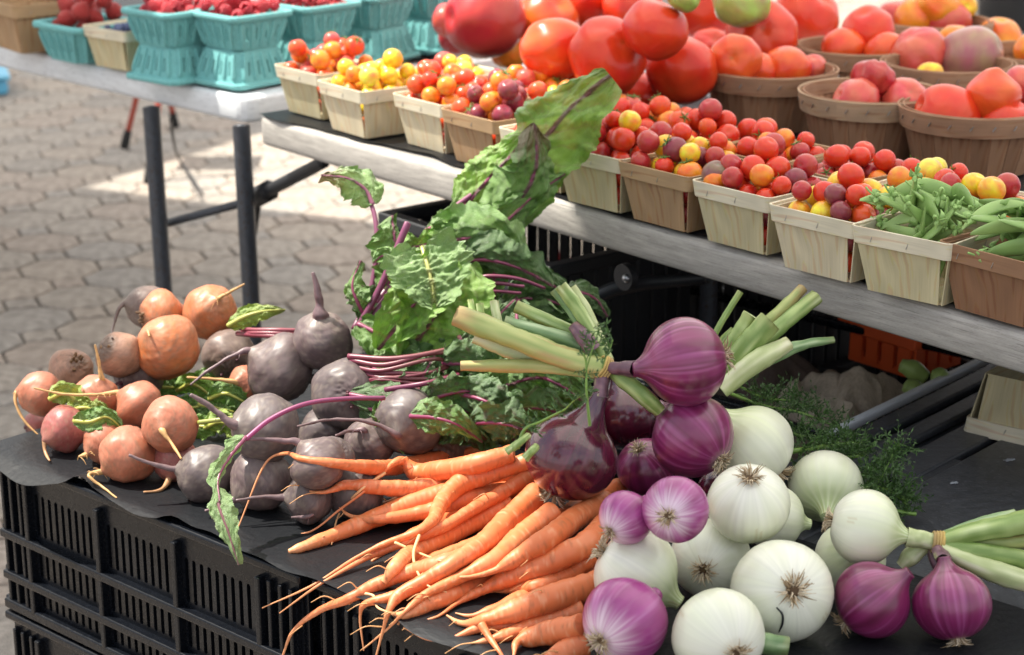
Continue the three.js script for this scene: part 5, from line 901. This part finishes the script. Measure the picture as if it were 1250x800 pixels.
{ const o = onionAt[5]; part('dark_thread', tube([[948, 742], [955, 750], [955, 762], [951, 772]].map(([x, y]) => { const q = cast(x, y, 0.6, [], [{ c: o.c, r: o.r * 0.985 }], { tight: 1 }); return q.c.sub(o.c); }), [0.0008, 0.0012, 0.0014, 0.0007], 5, null, 12), M.darkMetal, o.g); }

// ------------------------------------------------------------------ beet greens
const crinkle = tex(512, (u, v) => { const a = 1 - Math.abs(tn(u, v, 5, 5, 3)) * 2.2, b = 1 - Math.abs(tn(u, v, 11, 11, 7)) * 2.2, g = 0.3 + 0.4 * a + 0.22 * b + 0.1 * tn(u, v, 30, 30, 4); return [g, g, g]; }, 2, 2, false);
const leafMat = phy({ vertexColors: true, roughness: 0.5, transmission: 0.42, thickness: 0, side: THREE.DoubleSide, bumpMap: crinkle, bumpScale: 0.0013 });
const frondMat = phy({ vertexColors: true, roughness: 0.6, transmission: 0.3, thickness: 0, side: THREE.DoubleSide });
const stemMat = phy({ vertexColors: true, roughness: 0.42, clearcoat: 0.25, clearcoatRoughness: 0.3 });
const LP = { bright: [[0.19, 0.38, 0.045], [0.27, 0.48, 0.06]], mid: [[0.125, 0.27, 0.045], [0.18, 0.35, 0.055]], dark: [[0.07, 0.165, 0.035], [0.10, 0.21, 0.045]], pale: [[0.22, 0.38, 0.11], [0.29, 0.46, 0.15]], lime: [[0.34, 0.45, 0.04], [0.26, 0.40, 0.05]] };
// mid: [px, py, depth]..., half width in px, tone, roll (radians about the midrib), cup, ruffle
function leaf(g, base, mid, hw, tone, { roll = 0, cup = 0.2, ruffle = 0.25, seed = 1, vein = [0.22, 0.035, 0.09], scorch = 0, spots = 0, blunt = 0.78, rib = 3.2 } = {}) {
  const P = mid.map(([x, y, t]) => atZ(x, y, t).sub(base)), cur = new THREE.CatmullRomCurve3(P), tz = mid[Math.floor(mid.length / 2)][2], W = hw / FPX * tz, NU = 110, NV = 48, pal = LP[tone];
  const view = CF.clone(), lenPx = mid.slice(1).reduce((a, m, i) => a + Math.hypot(m[0] - mid[i][0], m[1] - mid[i][1]), 0);
  const pos = [], col = [], idx = [], uv = [];
  for (let j = 0; j <= NU; j++) {
    const s = j / NU, p = cur.getPoint(s), T = cur.getTangent(s).normalize(); let side = T.clone().cross(view).normalize(); let nor = side.clone().cross(T).normalize();
    const cr = Math.cos(roll), sr = Math.sin(roll), s2 = side.clone().multiplyScalar(cr).addScaledVector(nor, sr), n2 = nor.clone().multiplyScalar(cr).addScaledVector(side, -sr);
    const prof = Math.pow(Math.sin(Math.PI * Math.pow(0.03 + 0.95 * s, blunt)), blunt > 1 ? 0.5 : 0.72) * (1 - 0.25 * s * (blunt > 1 ? 0 : 1));
    for (let i = 0; i <= NV; i++) {
      const w = i / NV * 2 - 1, aw = Math.abs(w), jag = 1 + 0.22 * nz(s * 8 + seed, Math.sign(w) * 3, seed) + 0.13 * nz(s * 24, Math.sign(w) * 5, seed) + 0.05 * nz(s * 70, Math.sign(w) * 5, seed), ww = W * prof * (aw > 0.55 ? 1 + (jag - 1) * (aw - 0.55) / 0.45 : 1);
      const wob = 0.35 * nz(s * 5, w * 3, seed), vq = Math.abs(((s * 7 - aw * 1.7 + wob + (w > 0 ? 0.35 : 0)) % 1 + 1) % 1 - 0.5) * 2, tq = Math.abs(((aw * 5 + s * 3 + 1.5 * nz(s * 6, w * 4, seed + 4)) % 1 + 1) % 1 - 0.5) * 2, vl = Math.max(sm(0.86, 1.0, vq) * (1 - aw * 0.4), sm(0.9, 1, tq) * 0.45 * (1 - aw * 0.5));
      const wave = ruffle * W * aw * aw * (Math.sin(s * 15 + (w > 0 ? 0 : 2.2) + seed) * 0.5 + nz(s * 5 + seed, w * 2, 2.2) * 1.3 + 0.3 * Math.sin(s * 37 + w * 3 + seed) + 0.5 * nz(s * 16, w * 3, seed + 8)), quilt = W * 0.09 * nz(s * 9 + seed, w * 4, 0.5) + W * 0.07 * nz(s * 20 + seed, w * 9, 2.5) + W * 0.05 * (1 - vq);
      const q = p.clone().addScaledVector(s2, w * ww).addScaledVector(n2, cup * W * aw * aw - quilt * 0.9 + wave);
      pos.push(q.x, q.y, q.z); uv.push(w * hw / 80, s * lenPx / 80 + seed * 0.37);
      let c = mix(pal[0], pal[1], 0.5 + 1.1 * nz(s * 4 + seed, w * 2.5, 1.7) + 0.3 * nz(s * 22, w * 12, seed)); c = mix(c, mix(pal[1], [0.42, 0.46, 0.2], 0.35), vl * 0.55); if (tone === 'bright' && vein[0] > vein[1]) c = mix(c, vein, vl * 0.35); c = mix(c, vein, sm(0.085, 0.03, aw * prof) * 0.9 + vl * 0.12 * (1 - aw));
      if (spots) c = mix(c, [0.10, 0.02, 0.03], sm(0.34, 0.5, nz(s * 7 + seed * 2, w * 4, 6)) * spots); if (scorch) c = mix(c, [0.20, 0.11, 0.035], sm(0.62, 0.95, s + 0.22 * nz(s * 9, w * 6, seed)) * scorch);
      col.push(...c.map(x => Math.max(0.004, x)));
      if (j < NU && i < NV) { const b = j * (NV + 1) + i; idx.push(b, b + NV + 1, b + 1, b + 1, b + NV + 1, b + NV + 2); }
    }
  }
  const geo = new THREE.BufferGeometry(); geo.setAttribute('position', new THREE.Float32BufferAttribute(pos, 3)); geo.setAttribute('color', new THREE.Float32BufferAttribute(col, 3)); geo.setAttribute('uv', new THREE.Float32BufferAttribute(uv, 2)); geo.setIndex(idx); geo.computeVertexNormals();
  const o = part('leaf', geo, leafMat, g), R0 = rib / FPX * tz, mp = []; for (let k = 0; k <= 8; k++) mp.push(cur.getPoint(k / 8));
  part('midrib', tube(mp, mp.map((_, k) => R0 * (1 - 0.8 * k / 8)), 7, () => vein, 24), stemMat, o);
  return o;
}
function stem(g, base, mid, w0, w1, c0, c1, seed) { const P = mid.map(([x, y, t]) => atZ(x, y, t).sub(base)), t = mid[0][2]; return part('stem', tube(P, P.map((_, i) => (w0 + (w1 - w0) * i / (P.length - 1)) / 2 / FPX * t), 9, (s, a, p) => mix(c0, c1, s + 0.5 * nz(Math.cos(a) * 3 + seed, Math.sin(a) * 3, s * 4)), (P.length - 1) * 10, 0.05), stemMat, g); }
const PU = [0.13, 0.02, 0.06], PU2 = [0.20, 0.045, 0.11], MG = [0.15, 0.012, 0.04], YG = [0.42, 0.42, 0.08];
{
  const t = 2.66, base = atZ(460, 400, t), g = thing('beet_greens', 'leafy upright bunch of beet greens with purple stems behind the beets', 'beet greens', base);
  const L = (mid, hw, tone, o) => leaf(g, base, mid, hw, tone, o), S = (mid, a, b, c, d, s) => stem(g, base, mid, a, b, c || PU, d || PU2, s || 1);
  // stems rising from the crowns
  S([[435, 400, 2.64], [475, 350, 2.66], [512, 300, 2.7], [545, 262, 2.72], [590, 228, 2.74], [625, 205, 2.75]], 10, 6, PU, PU2, 1);
  S([[445, 402, 2.63], [480, 355, 2.63], [520, 305, 2.64]], 12, 11, PU, PU2, 2);
  S([[438, 398, 2.62], [462, 355, 2.62], [498, 272, 2.62]], 8, 9, PU, PU2, 3);
  S([[455, 405, 2.63], [500, 362, 2.62], [530, 320, 2.62]], 12, 10, PU, PU2, 4);
  S([[470, 400, 2.62], [500, 370, 2.6], [515, 355, 2.6]], 10, 9, PU, PU2, 5);
  S([[432, 402, 2.64], [450, 365, 2.66], [460, 300, 2.68], [455, 255, 2.7], [440, 228, 2.72]], 8, 5, PU, PU2, 6);
  S([[448, 395, 2.66], [500, 320, 2.67], [560, 285, 2.68], [605, 262, 2.7], [640, 232, 2.73]], 9, 6, PU, PU2, 7);
  // tall pair in front of the baskets
  L([[596, 236, 2.76], [628, 205, 2.75], [664, 170, 2.74], [700, 130, 2.735], [745, 92, 2.73]], 52, 'bright', { seed: 3, roll: 0.3, cup: 0.42, ruffle: 0.36, blunt: 1.05, vein: [0.16, 0.05, 0.05] });
  L([[588, 300, 2.70], [622, 258, 2.71], [648, 222, 2.70], [655, 190, 2.69], [652, 150, 2.69]], 44, 'mid', { seed: 8, roll: -0.35, cup: 0.35, ruffle: 0.35, scorch: 0.85, vein: [0.16, 0.03, 0.07] });
  L([[560, 262, 2.74], [590, 226, 2.73], [622, 192, 2.725], [656, 158, 2.72]], 38, 'bright', { seed: 5, roll: 0.1, cup: 0.25, ruffle: 0.2, scorch: 0.4 });
  L([[575, 285, 2.7], [610, 275, 2.7], [650, 240, 2.71], [690, 212, 2.72]], 27, 'mid', { seed: 9, roll: -0.5, cup: 0.2, ruffle: 0.35 });
  // crumpled leaves at the bend
  L([[520, 282, 2.67], [545, 270, 2.66], [575, 262, 2.66], [596, 250, 2.67]], 20, 'mid', { seed: 12, roll: 0.4, ruffle: 0.3 });
  L([[515, 300, 2.66], [560, 292, 2.63], [610, 292, 2.63], [640, 318, 2.64]], 42, 'mid', { seed: 14, roll: -0.3, cup: 0.45, ruffle: 0.5 });
  L([[560, 318, 2.64], [600, 318, 2.62], [640, 330, 2.62], [675, 350, 2.63]], 34, 'dark', { seed: 15, roll: -0.6, cup: 0.4, ruffle: 0.4 });
  // broad hanging leaves in front
  L([[560, 318, 2.60], [545, 360, 2.575], [520, 400, 2.57], [490, 440, 2.575]], 60, 'bright', { seed: 20, roll: 0.15, cup: -0.3, ruffle: 0.22 });
  L([[540, 310, 2.58], [520, 350, 2.56], [495, 385, 2.56], [462, 428, 2.57]], 46, 'bright', { seed: 22, roll: -0.25, cup: -0.25, ruffle: 0.25 });
  L([[515, 302, 2.57], [522, 325, 2.55], [528, 350, 2.545], [530, 374, 2.55]], 58, 'pale', { seed: 24, roll: 0.1, cup: -0.35, ruffle: 0.16, vein: [0.42, 0.44, 0.14] });
  { const r = rng(5); for (let k = 0; k < 12; k++) { const x = 470 + r() * 150, y = 290 + r() * 120, a = r() * 6.28, l = 26 + r() * 20, t2 = 2.66 + (r() - 0.5) * 0.06; L([[x - Math.cos(a) * l, y - Math.sin(a) * l, t2 + 0.01], [x - Math.cos(a) * l * 0.3, y - Math.sin(a) * l * 0.3 - 4, t2], [x + Math.cos(a) * l * 0.3, y + Math.sin(a) * l * 0.3 - 4, t2], [x + Math.cos(a) * l, y + Math.sin(a) * l, t2 + 0.01]], 20 + r() * 14, k % 3 ? 'mid' : 'bright', { seed: 200 + k, roll: (r() - 0.5) * 1.4, cup: (r() - 0.3) * 0.7, ruffle: 0.5 }); } }
  L([[492, 312, 2.59], [480, 318, 2.58], [468, 312, 2.58], [455, 322, 2.585]], 16, 'mid', { seed: 26, roll: 0.5, ruffle: 0.3 });
  L([[445, 385, 2.63], [436, 368, 2.62], [430, 348, 2.62], [440, 318, 2.63]], 20, 'mid', { seed: 28, roll: 0.5, cup: 0.4, ruffle: 0.4, spots: 0.8 });
  L([[455, 250, 2.70], [446, 232, 2.70], [425, 218, 2.69], [392, 214, 2.68]], 27, 'pale', { seed: 30, roll: -0.3, cup: 0.3, ruffle: 0.5, scorch: 0.8, vein: [0.3, 0.1, 0.16] });
}
{
  const t = 2.6, base = atZ(570, 470, t), g = thing('beet_greens', 'dark tangled beet greens lying behind beets and carrots', 'beet greens', base);
  const L = (mid, hw, tone, o) => leaf(g, base, mid, hw, tone, o), S = (mid, a, b, c, d, s) => stem(g, base, mid, a, b, c || MG, d || PU2, s || 1);
  for (let k = 0; k < 9; k++) { const y = 440 + k * 5; S([[425 + k * 3, y - 2 + rr(-6, 6), 2.52], [470 + rr(-10, 10), y + rr(-8, 6), 2.5], [530, y - 2 + rr(-12, 8), 2.5], [590 + rr(-40, 30), y - 6 + rr(-24, 14), 2.52]], rr(5, 8), rr(4, 6), MG, [0.18, 0.06, 0.05], k); }
  const r = rng(45);
  for (let k = 0; k < 40; k++) { const x = 480 + r() * 220, y = 395 + r() * 135, a = (r() - 0.5) * 2.6 + (k % 2 ? 0 : 0.4), l = 35 + r() * 35, tt = 2.62 - (y - 400) / 125 * 0.17 + (r() - 0.5) * 0.05, dx = Math.cos(a) * l, dy = Math.sin(a) * l * 0.8; L([[x - dx, y - dy, tt + 0.02], [x - dx * 0.3, y - dy * 0.3 - 5 * r(), tt], [x + dx * 0.3, y + dy * 0.3 - 4 * r(), tt - 0.01], [x + dx, y + dy + 6 * r(), tt + 0.015]], 22 + r() * 18, k % 4 === 0 ? 'mid' : 'dark', { seed: 60 + k, roll: (r() - 0.5) * 1.3, cup: (r() - 0.3) * 0.6, ruffle: 0.35 + 0.25 * r(), spots: k % 3 === 0 ? 0.7 : 0 }); }
  for (const [x, y, a, w] of [[585, 455, 0.3, 34], [640, 470, -0.3, 36], [600, 500, 0.5, 34], [660, 505, 0.1, 32], [560, 485, -0.2, 30], [620, 525, 0.2, 30], [690, 480, 0.6, 30], [545, 520, 0.3, 26], [655, 440, -0.2, 32], [610, 430, 0.2, 30]]) { const tt = 2.60 - (y - 400) / 125 * 0.19 - 0.035, c = Math.cos(a) * 46, d = Math.sin(a) * 40; L([[x - c, y - d, tt + 0.03], [x - c * 0.3, y - d * 0.3 - 6, tt], [x + c * 0.3, y + d * 0.3 - 5, tt - 0.005], [x + c, y + d + 8, tt + 0.02]], w, (x + y) % 3 < 1 ? 'mid' : 'dark', { seed: x + y * 0.1, roll: (r() - 0.5) * 0.9 - 0.5, cup: 0.25, ruffle: 0.4, spots: 0.5 }); }
  for (let k = 0; k < 8; k++) { const x = 640 + r() * 100, y = 340 + r() * 70; L([[x - 30, y + 20, 2.74], [x, y, 2.72], [x + 25, y + 8, 2.73], [x + 40, y + 30, 2.74]], 24, 'dark', { seed: 90 + k, roll: (r() - 0.5) * 1.4, cup: 0.3, ruffle: 0.4 }); }
  S([[560, 350, 2.62], [590, 338, 2.6], [630, 340, 2.6], [665, 352, 2.62]], 6, 4, MG, PU, 30); S([[556, 358, 2.61], [600, 346, 2.6], [640, 350, 2.6]], 6, 4, MG, PU, 31); S([[560, 366, 2.6], [600, 356, 2.6], [636, 358, 2.6]], 5, 4, MG, PU, 32);
  S([[470, 476, 2.46], [520, 468, 2.44], [560, 458, 2.46]], 7, 6, PU, MG, 33);
}
{
  const base = atZ(290, 500, 2.45), g = thing('beet_greens', 'yellowish beet greens pressed under the golden and purple beets', 'beet greens', base), r = rng(12);
  const L = (mid, hw, tone, o) => leaf(g, base, mid, hw, tone, o);
  for (const [x, y, tone, s] of [[245, 480, 'bright', 1], [270, 500, 'mid', 2], [255, 520, 'bright', 3], [285, 485, 'mid', 4], [238, 498, 'mid', 5], [265, 470, 'mid', 6], [280, 525, 'lime', 7], [110, 505, 'lime', 8], [90, 492, 'lime', 9], [205, 475, 'mid', 10], [120, 515, 'mid', 11]]) { const p = cast(x, y, 3, crateBox, vegBalls, { h: 0.52 }).t, k = () => (r() - 0.5) * 14; L([[x - 30, y + k(), p], [x - 10, y - 5 + k(), p - 0.01], [x + 10, y + k(), p - 0.01], [x + 30, y + 6 + k(), p]], 17, tone, { seed: 130 + s, roll: (r() - 0.5), cup: 0.2, ruffle: 0.45, vein: YG }); }
  for (const [x, y, s] of [[272, 512, 3]]) stem(g, base, [[x - 30, y + 4, 2.44], [x, y, 2.43], [x + 40, y - 6, 2.45]], 6, 5, [0.25, 0.27, 0.05], [0.3, 0.3, 0.08], s);
}
{
  const t = 2.72, base = atZ(310, 400, t), g = thing('beet_greens', 'bright beet leaf and red stems behind the top orange beet', 'beet greens', base);
  leaf(g, base, [[278, 398, t], [300, 386, t - 0.01], [322, 380, t - 0.01], [348, 378, t]], 15, 'lime', { seed: 150, roll: 0.2, cup: 0.3, ruffle: 0.3, vein: [0.4, 0.42, 0.1], scorch: 0.3 });
  for (let k = 0; k < 3; k++) stem(g, base, [[282 + rr(0, 14), 398 + k * 5 + rr(-3, 3), t + 0.02], [305, 401 + k * 4 + rr(-3, 3), t - 0.01], [345, 403 + k * 4, t - 0.03], [400, 405 + k * 5, t]], rr(5, 7), 5, [0.20, 0.025, 0.05], [0.28, 0.07, 0.09], k);
}
{
  const base = atZ(300, 540, 2.30), g = thing('beet_leaf', 'single beet leaf drooping over the front of the crate', 'beet leaf', base);
  stem(g, base, [[470, 486, 2.345], [420, 487, 2.335], [370, 494, 2.32], [330, 512, 2.31], [300, 536, 2.295]], 6, 6, PU, [0.28, 0.04, 0.14], 3);
  leaf(g, base, [[300, 534, 2.295], [280, 558, 2.275], [266, 585, 2.255], [268, 612, 2.235]], 14, 'pale', { seed: 160, roll: 0.9, cup: 0.5, ruffle: 0.3, vein: [0.22, 0.05, 0.1] });
  leaf(g, base, [[264, 596, 2.25], [268, 620, 2.235], [278, 648, 2.225], [291, 690, 2.22]], 19, 'pale', { seed: 163, roll: -0.2, cup: 0.35, ruffle: 0.22, vein: [0.16, 0.06, 0.07], spots: 0.2 });
}
// ------------------------------------------------------------------ carrot tops
function fronds(label, list, seed, dens, base, size) {
  const g = thing('carrot_greens', label, 'carrot greens', base), r = rng(seed), leafPos = [], col = [];
  for (const [pts, w] of list) {
    const P = pts.map(([x, y, t]) => atZ(x, y, t).sub(base)); part('stem', tube(P, P.map((_, i) => w / 2 / FPX * 2.3 * (1 - 0.6 * i / P.length)), 7, (s, a, p) => { const v = 1 + 0.5 * nz(Math.cos(a) * 2, Math.sin(a) * 2, s * 4); return [0.17 * v, 0.30 * v, 0.05 * v]; }, 16), stemMat, g);
    const c = new THREE.CatmullRomCurve3(P);
    for (let k = 0; k < dens; k++) {
      const s = 0.25 + 0.75 * r(), o = c.getPoint(s), d = V(r() - 0.5, r() * 0.9 - 0.2, r() - 0.5).normalize(), L = size * (0.5 + r()), e = o.clone().addScaledVector(d, L);
      for (let q = 0; q < 9; q++) { const m = o.clone().lerp(e, 0.25 + 0.75 * r()), f = d.clone().multiplyScalar(0.7).add(V(r() - 0.5, r() - 0.5, r() - 0.5).multiplyScalar(1.3)).normalize(), n = f.clone().cross(V(r() - 0.5, r() - 0.5, r() - 0.5)).normalize(), l = 0.004 + 0.005 * r(), b = 0.0011; const A = m, B = m.clone().addScaledVector(f, l * 0.5).addScaledVector(n, b), Cc = m.clone().addScaledVector(f, l), D = m.clone().addScaledVector(f, l * 0.5).addScaledVector(n, -b), v = 0.6 + 0.7 * r(); for (const p of [A, B, Cc, A, Cc, D]) { leafPos.push(p.x, p.y, p.z); col.push(0.055 * v, 0.13 * v, 0.022 * v); } }
      const n = d.clone().cross(V(0.3, 0.2, 0.9)).normalize().multiplyScalar(0.0007); for (const p of [o, o.clone().add(n), e, o, e, o.clone().sub(n)]) { leafPos.push(p.x, p.y, p.z); col.push(0.07, 0.15, 0.03); }
    }
  }
  const geo = new THREE.BufferGeometry(); geo.setAttribute('position', new THREE.Float32BufferAttribute(leafPos, 3)); geo.setAttribute('color', new THREE.Float32BufferAttribute(col, 3)); geo.computeVertexNormals(); const o = part('foliage', geo, frondMat, g); o.userData.kind = 'stuff'; return g;
}
fronds('feathery dark green carrot tops spilling behind the white onions', [
  [[[880, 500, 2.44], [930, 520, 2.42], [990, 535, 2.42], [1050, 545, 2.43]], 6], [[[890, 480, 2.48], [930, 495, 2.48], [980, 505, 2.49], [1030, 525, 2.48]], 5], [[[905, 560, 2.38], [960, 552, 2.38], [1010, 545, 2.4], [1052, 540, 2.4]], 9], [[[930, 585, 2.36], [980, 572, 2.36], [1030, 560, 2.38], [1055, 555, 2.38]], 9], [[[900, 470, 2.52], [930, 485, 2.52], [965, 490, 2.53], [1000, 500, 2.53]], 4], [[[1000, 600, 2.33], [1050, 612, 2.33], [1080, 622, 2.33], [1118, 628, 2.34]], 10], [[[1000, 590, 2.34], [1050, 595, 2.34], [1085, 600, 2.34], [1108, 612, 2.34]], 10], [[[1040, 600, 2.33], [1070, 590, 2.33], [1085, 565, 2.33], [1098, 540, 2.34]], 3], [[[1030, 580, 2.36], [1060, 582, 2.36], [1085, 595, 2.36], [1110, 620, 2.36]], 5],
], 7, 78, atZ(980, 540, 2.4), 0.027);
fronds('small sprig of carrot leaf stuck in the tied onion stalks', [[[[720, 520, 2.03], [716, 480, 2.02], [715, 440, 2.015], [712, 432, 2.012]], 3.5], [[[716, 450, 2.01], [722, 430, 2.005], [728, 412, 2.005], [732, 398, 2.005]], 2], [[[735, 450, 2.0], [740, 435, 1.995], [745, 425, 1.995], [748, 415, 1.995]], 2]], 8, 10, atZ(720, 470, 2.02), 0.014);
fronds('little feathery carrot leaf beside the dark red onion', [[[[632, 548, 2.2], [640, 525, 2.2], [660, 515, 2.19], [690, 500, 2.17]], 5], [[[690, 500, 2.17], [700, 490, 2.16], [712, 482, 2.15], [720, 478, 2.14]], 2]], 9, 16, atZ(660, 520, 2.2), 0.014);
// ------------------------------------------------------------------ carrot stem stubs next to the thick ends
{ const b = atZ(640, 545, 2.2), g = thing('carrot_greens', 'cut green carrot stems at the thick ends of the carrots', 'carrot stem', b); for (const [x0, y0, x1, y1] of [[625, 548, 645, 532], [640, 560, 655, 545], [618, 552, 632, 541]]) stalk(g, [atZ(x0, y0, 2.17), atZ((x0 + x1) / 2, (y0 + y1) / 2, 2.17), atZ(x1, y1, 2.18)], [0.005, 0.0045, 0.004], 'green', b, x0); }

// ------------------------------------------------------------------ under and behind the table: crates, sacks and produce
{ // crate of sacks right behind the tray: low crate with pale rim
  const w = 0.66, d = 0.44, g = thing('produce_crate', 'dark vented crate with a pale rim under the table holding sacks', 'crate', crateAt(0.105, 0.80, 0.24), -CA);
  const pale = phy({ color: C(0.75, 0.79, 0.84), roughness: 0.3 });
  part('rim', box(0.012, 0.014, d, w - 0.006, 0.252, -d / 2, 0.003), pale, g); part('rear_rim', box(w, 0.014, 0.012, w / 2, 0.252, -d, 0.003), M.blackCrate, g); part('front_rim', box(w - 0.02, 0.014, 0.012, w / 2, 0.252, 0.008, 0.003), M.blackCrate, g);
  for (let k = 0; k < 22; k++) part('slat', box(0.005, 0.235, 0.009, w - 0.006, 0.125, -0.015 - k * 0.0195), M.blackCrate, g);
  part('floor', box(w - 0.02, 0.01, d, w / 2, 0.01, -d / 2), M.blackCrate, g); part('rear_wall', box(w, 0.1, 0.006, w / 2, 0.05, -d), M.blackCrate, g);
}
{ // burlap sacks
  const sack = (label, o, a1, b1, colour, seed, lift) => {
    const geo = sheet(90, 70, (u, v) => { const a = u - 0.5, b = v - 0.5, e = Math.max(Math.abs(a), Math.abs(b)) * 2; let y = 0.05 * (1 - Math.pow(e, 3)) * lift + 0.055 * Math.max(-0.4, fbm(u * 2 + seed, v * 2, seed)) * lift + 0.012 * Math.abs(nz(u * 6 + 3 * v + seed, v * 3, seed)) - 0.05 * sm(0.8, 1, e); return crateAt(o[0] + a * a1 + 0.02 * nz(u * 4, v * 4, seed), o[1] + b * b1 + 0.02 * nz(u * 4, v * 4, seed + 5), o[2] + y); });
    solo('burlap_sack', geo, std({ color: C(...colour), roughness: 0.95, side: THREE.DoubleSide, map: tex(128, (u, v) => { const g = 0.85 + 0.1 * Math.sin(u * 200) * Math.sin(v * 200) + 0.1 * tn(u, v, 4, 4, seed); return [g, g * 0.97, g * 0.93]; }, 12, 12) }), label, 'sack');
  };
  sack('crumpled grey brown sack in the crate under the table', [0.52, 0.97, 0.37], 0.40, 0.34, [0.34, 0.28, 0.245], 3, 1.0);
  sack('dark brown rolled sack at the back of the crate', [0.42, 1.10, 0.39], 0.34, 0.20, [0.17, 0.13, 0.115], 8, 1.3);
  sack('pale beige sack folded on top of the grey one', [0.60, 1.08, 0.41], 0.17, 0.20, [0.68, 0.61, 0.52], 14, 1.1);
}
{ // cucumbers in the crate corner
  const m = phy({ color: C(0.30, 0.42, 0.12), roughness: 0.4 }); let k = 0;
  for (const [x, y, x2, y2, t] of [[1100, 446, 1130, 462, 2.93], [1138, 460, 1155, 466, 2.9], [1105, 470, 1125, 485, 2.9]]) solo('cucumber', tube([atZ(x, y, t), atZ((x + x2) / 2, (y + y2) / 2 - 2, t), atZ(x2, y2, t)], [0.010, 0.0155, 0.012], 14, null, 12), m, ['long pale green cucumber under the table edge', 'short pale green cucumber behind the crate rim', 'pale green cucumber low behind the crate rim'][k++], 'cucumber');
}
const under = (label, a, b, y, w, d, h, colour, name = 'storage_crate') => { const g = thing(name, label, 'crate', tableAt(a, b, y), -TA), m = std({ color: C(...colour), roughness: 0.5 }); const n = Math.round(w / 0.03), nd = Math.round(d / 0.03);
  for (let k = 0; k < n; k++) { part('slat', box(w / n * 0.74, h - 0.02, 0.006, (k + 0.5) * w / n, h / 2, 0), m, g); part('slat', box(w / n * 0.74, h - 0.02, 0.006, (k + 0.5) * w / n, h / 2, -d), m, g); } for (let k = 0; k < nd; k++) { part('slat', box(0.006, h - 0.02, d / nd * 0.74, 0, h / 2, -(k + 0.5) * d / nd), m, g); part('slat', box(0.006, h - 0.02, d / nd * 0.74, w, h / 2, -(k + 0.5) * d / nd), m, g); }
  part('rim', merge([box(w + 0.03, 0.022, 0.024, w / 2, h - 0.011, 0.004, 0.004), box(w + 0.03, 0.022, 0.024, w / 2, h - 0.011, -d - 0.004, 0.004), box(0.024, 0.022, d, -0.004, h - 0.011, -d / 2, 0.004), box(0.024, 0.022, d, w + 0.004, h - 0.011, -d / 2, 0.004)]), m, g); part('floor', box(w, 0.012, d, w / 2, 0.008, -d / 2), m, g); return g; };
const tuv = p => { const d = p.clone().sub(P0); return [d.dot(U2), d.dot(W2)]; }, BK = [0.016, 0.018, 0.021];
{ const [u, v] = tuv(onPlane(476, 262, 0.62)); under('black slatted crate on the pavement under the left of the table', u, v, 0, 0.42, 0.30, 0.30, BK); under('black slatted crate stacked under the left of the table', u, v, 0.305, 0.42, 0.30, 0.32, BK); }
under('black slatted crate under the middle of the table', 0.50, 0.46, 0, 0.44, 0.3, 0.31, BK);
under('black slatted crate stacked under the middle of the table', 0.50, 0.46, 0.315, 0.44, 0.3, 0.31, BK);
under('low black slatted crate under the table holding radishes', 0.80, 0.12, 0, 0.5, 0.3, 0.29, BK);
under('grey slatted crate stacked below the rear table', 1.3, 0.62, 0, 0.55, 0.34, 0.40, [0.04, 0.04, 0.045]);
under('black slatted crate on the grey one below the rear table', 1.3, 0.66, 0.405, 0.55, 0.3, 0.26, BK);
under('black slatted crate on the pavement below the rear table', 0.1, 0.95, 0, 0.6, 0.4, 0.3, BK);
{ const [u, v] = tuv(onPlane(1036, 440, 0.43)); under('orange slatted crate on a box under the table', u, v, 0.43, 0.13, 0.12, 0.075, [0.70, 0.10, 0.02], 'orange_crate'); under('dark box under the table carrying the orange crate', u - 0.02, v - 0.02, 0, 0.36, 0.2, 0.42, BK); }
{ // a few red things in the crate under the table
  let k = 0; for (const [x, y, r, c] of [[683, 318, 14, 'crimson'], [700, 335, 12, 'red'], [720, 335, 9, 'pink'], [668, 328, 10, 'crimson']]) { const p = onPlane(x, y, 0.31), o = solo('radish', bigGeo.round[k % 3], TM[c], ['red radish heaped in the dark crate', 'red radish heaped in the dark crate', 'pink radish heaped in the dark crate', 'red radish heaped in the dark crate'][k++], 'radish', 'radishes in the dark crate under the table'); o.position.copy(p); o.scale.setScalar(r / FPX * toPx(p)[2]); }
}
{ // upturned till basket on the tray
  const p = onPlane(1262, 522, CTOP + 0.001), g = tillBasket('upturned pale till basket on the black tray under the table', null, V(p.x, CTOP + 0.001 + TH, p.z), CA - 0.05, 'woodGreen', 1); g.rotation.set(Math.PI, CA - 0.05, 0);
}
for (const [x, y, l] of [[1232, 562, 'large'], [1165, 590, 'small']]) { const q = onPlane(x, y, CTOP + 0.0025); const rg = rng(x), rag = []; for (let k = 0; k < 26; k++) { const a = k / 26 * 6.283, q = (l === 'large' ? 0.010 : 0.008) * (0.35 + 0.65 * rg()); rag.push(new THREE.Vector2(Math.cos(a) * q, Math.sin(a) * q * 0.5)); }
  const o = solo('paint_fleck', new THREE.ExtrudeGeometry(new THREE.Shape(rag), { depth: 0.0006, bevelEnabled: false }).rotateX(-Math.PI / 2), std({ color: C(0.36, 0.38, 0.42), roughness: 0.7 }), l + ' pale scuff of dried residue on the black tray', 'residue'); o.position.copy(q); o.rotation.y = 0.5; }

renderer.render(scene, camera);
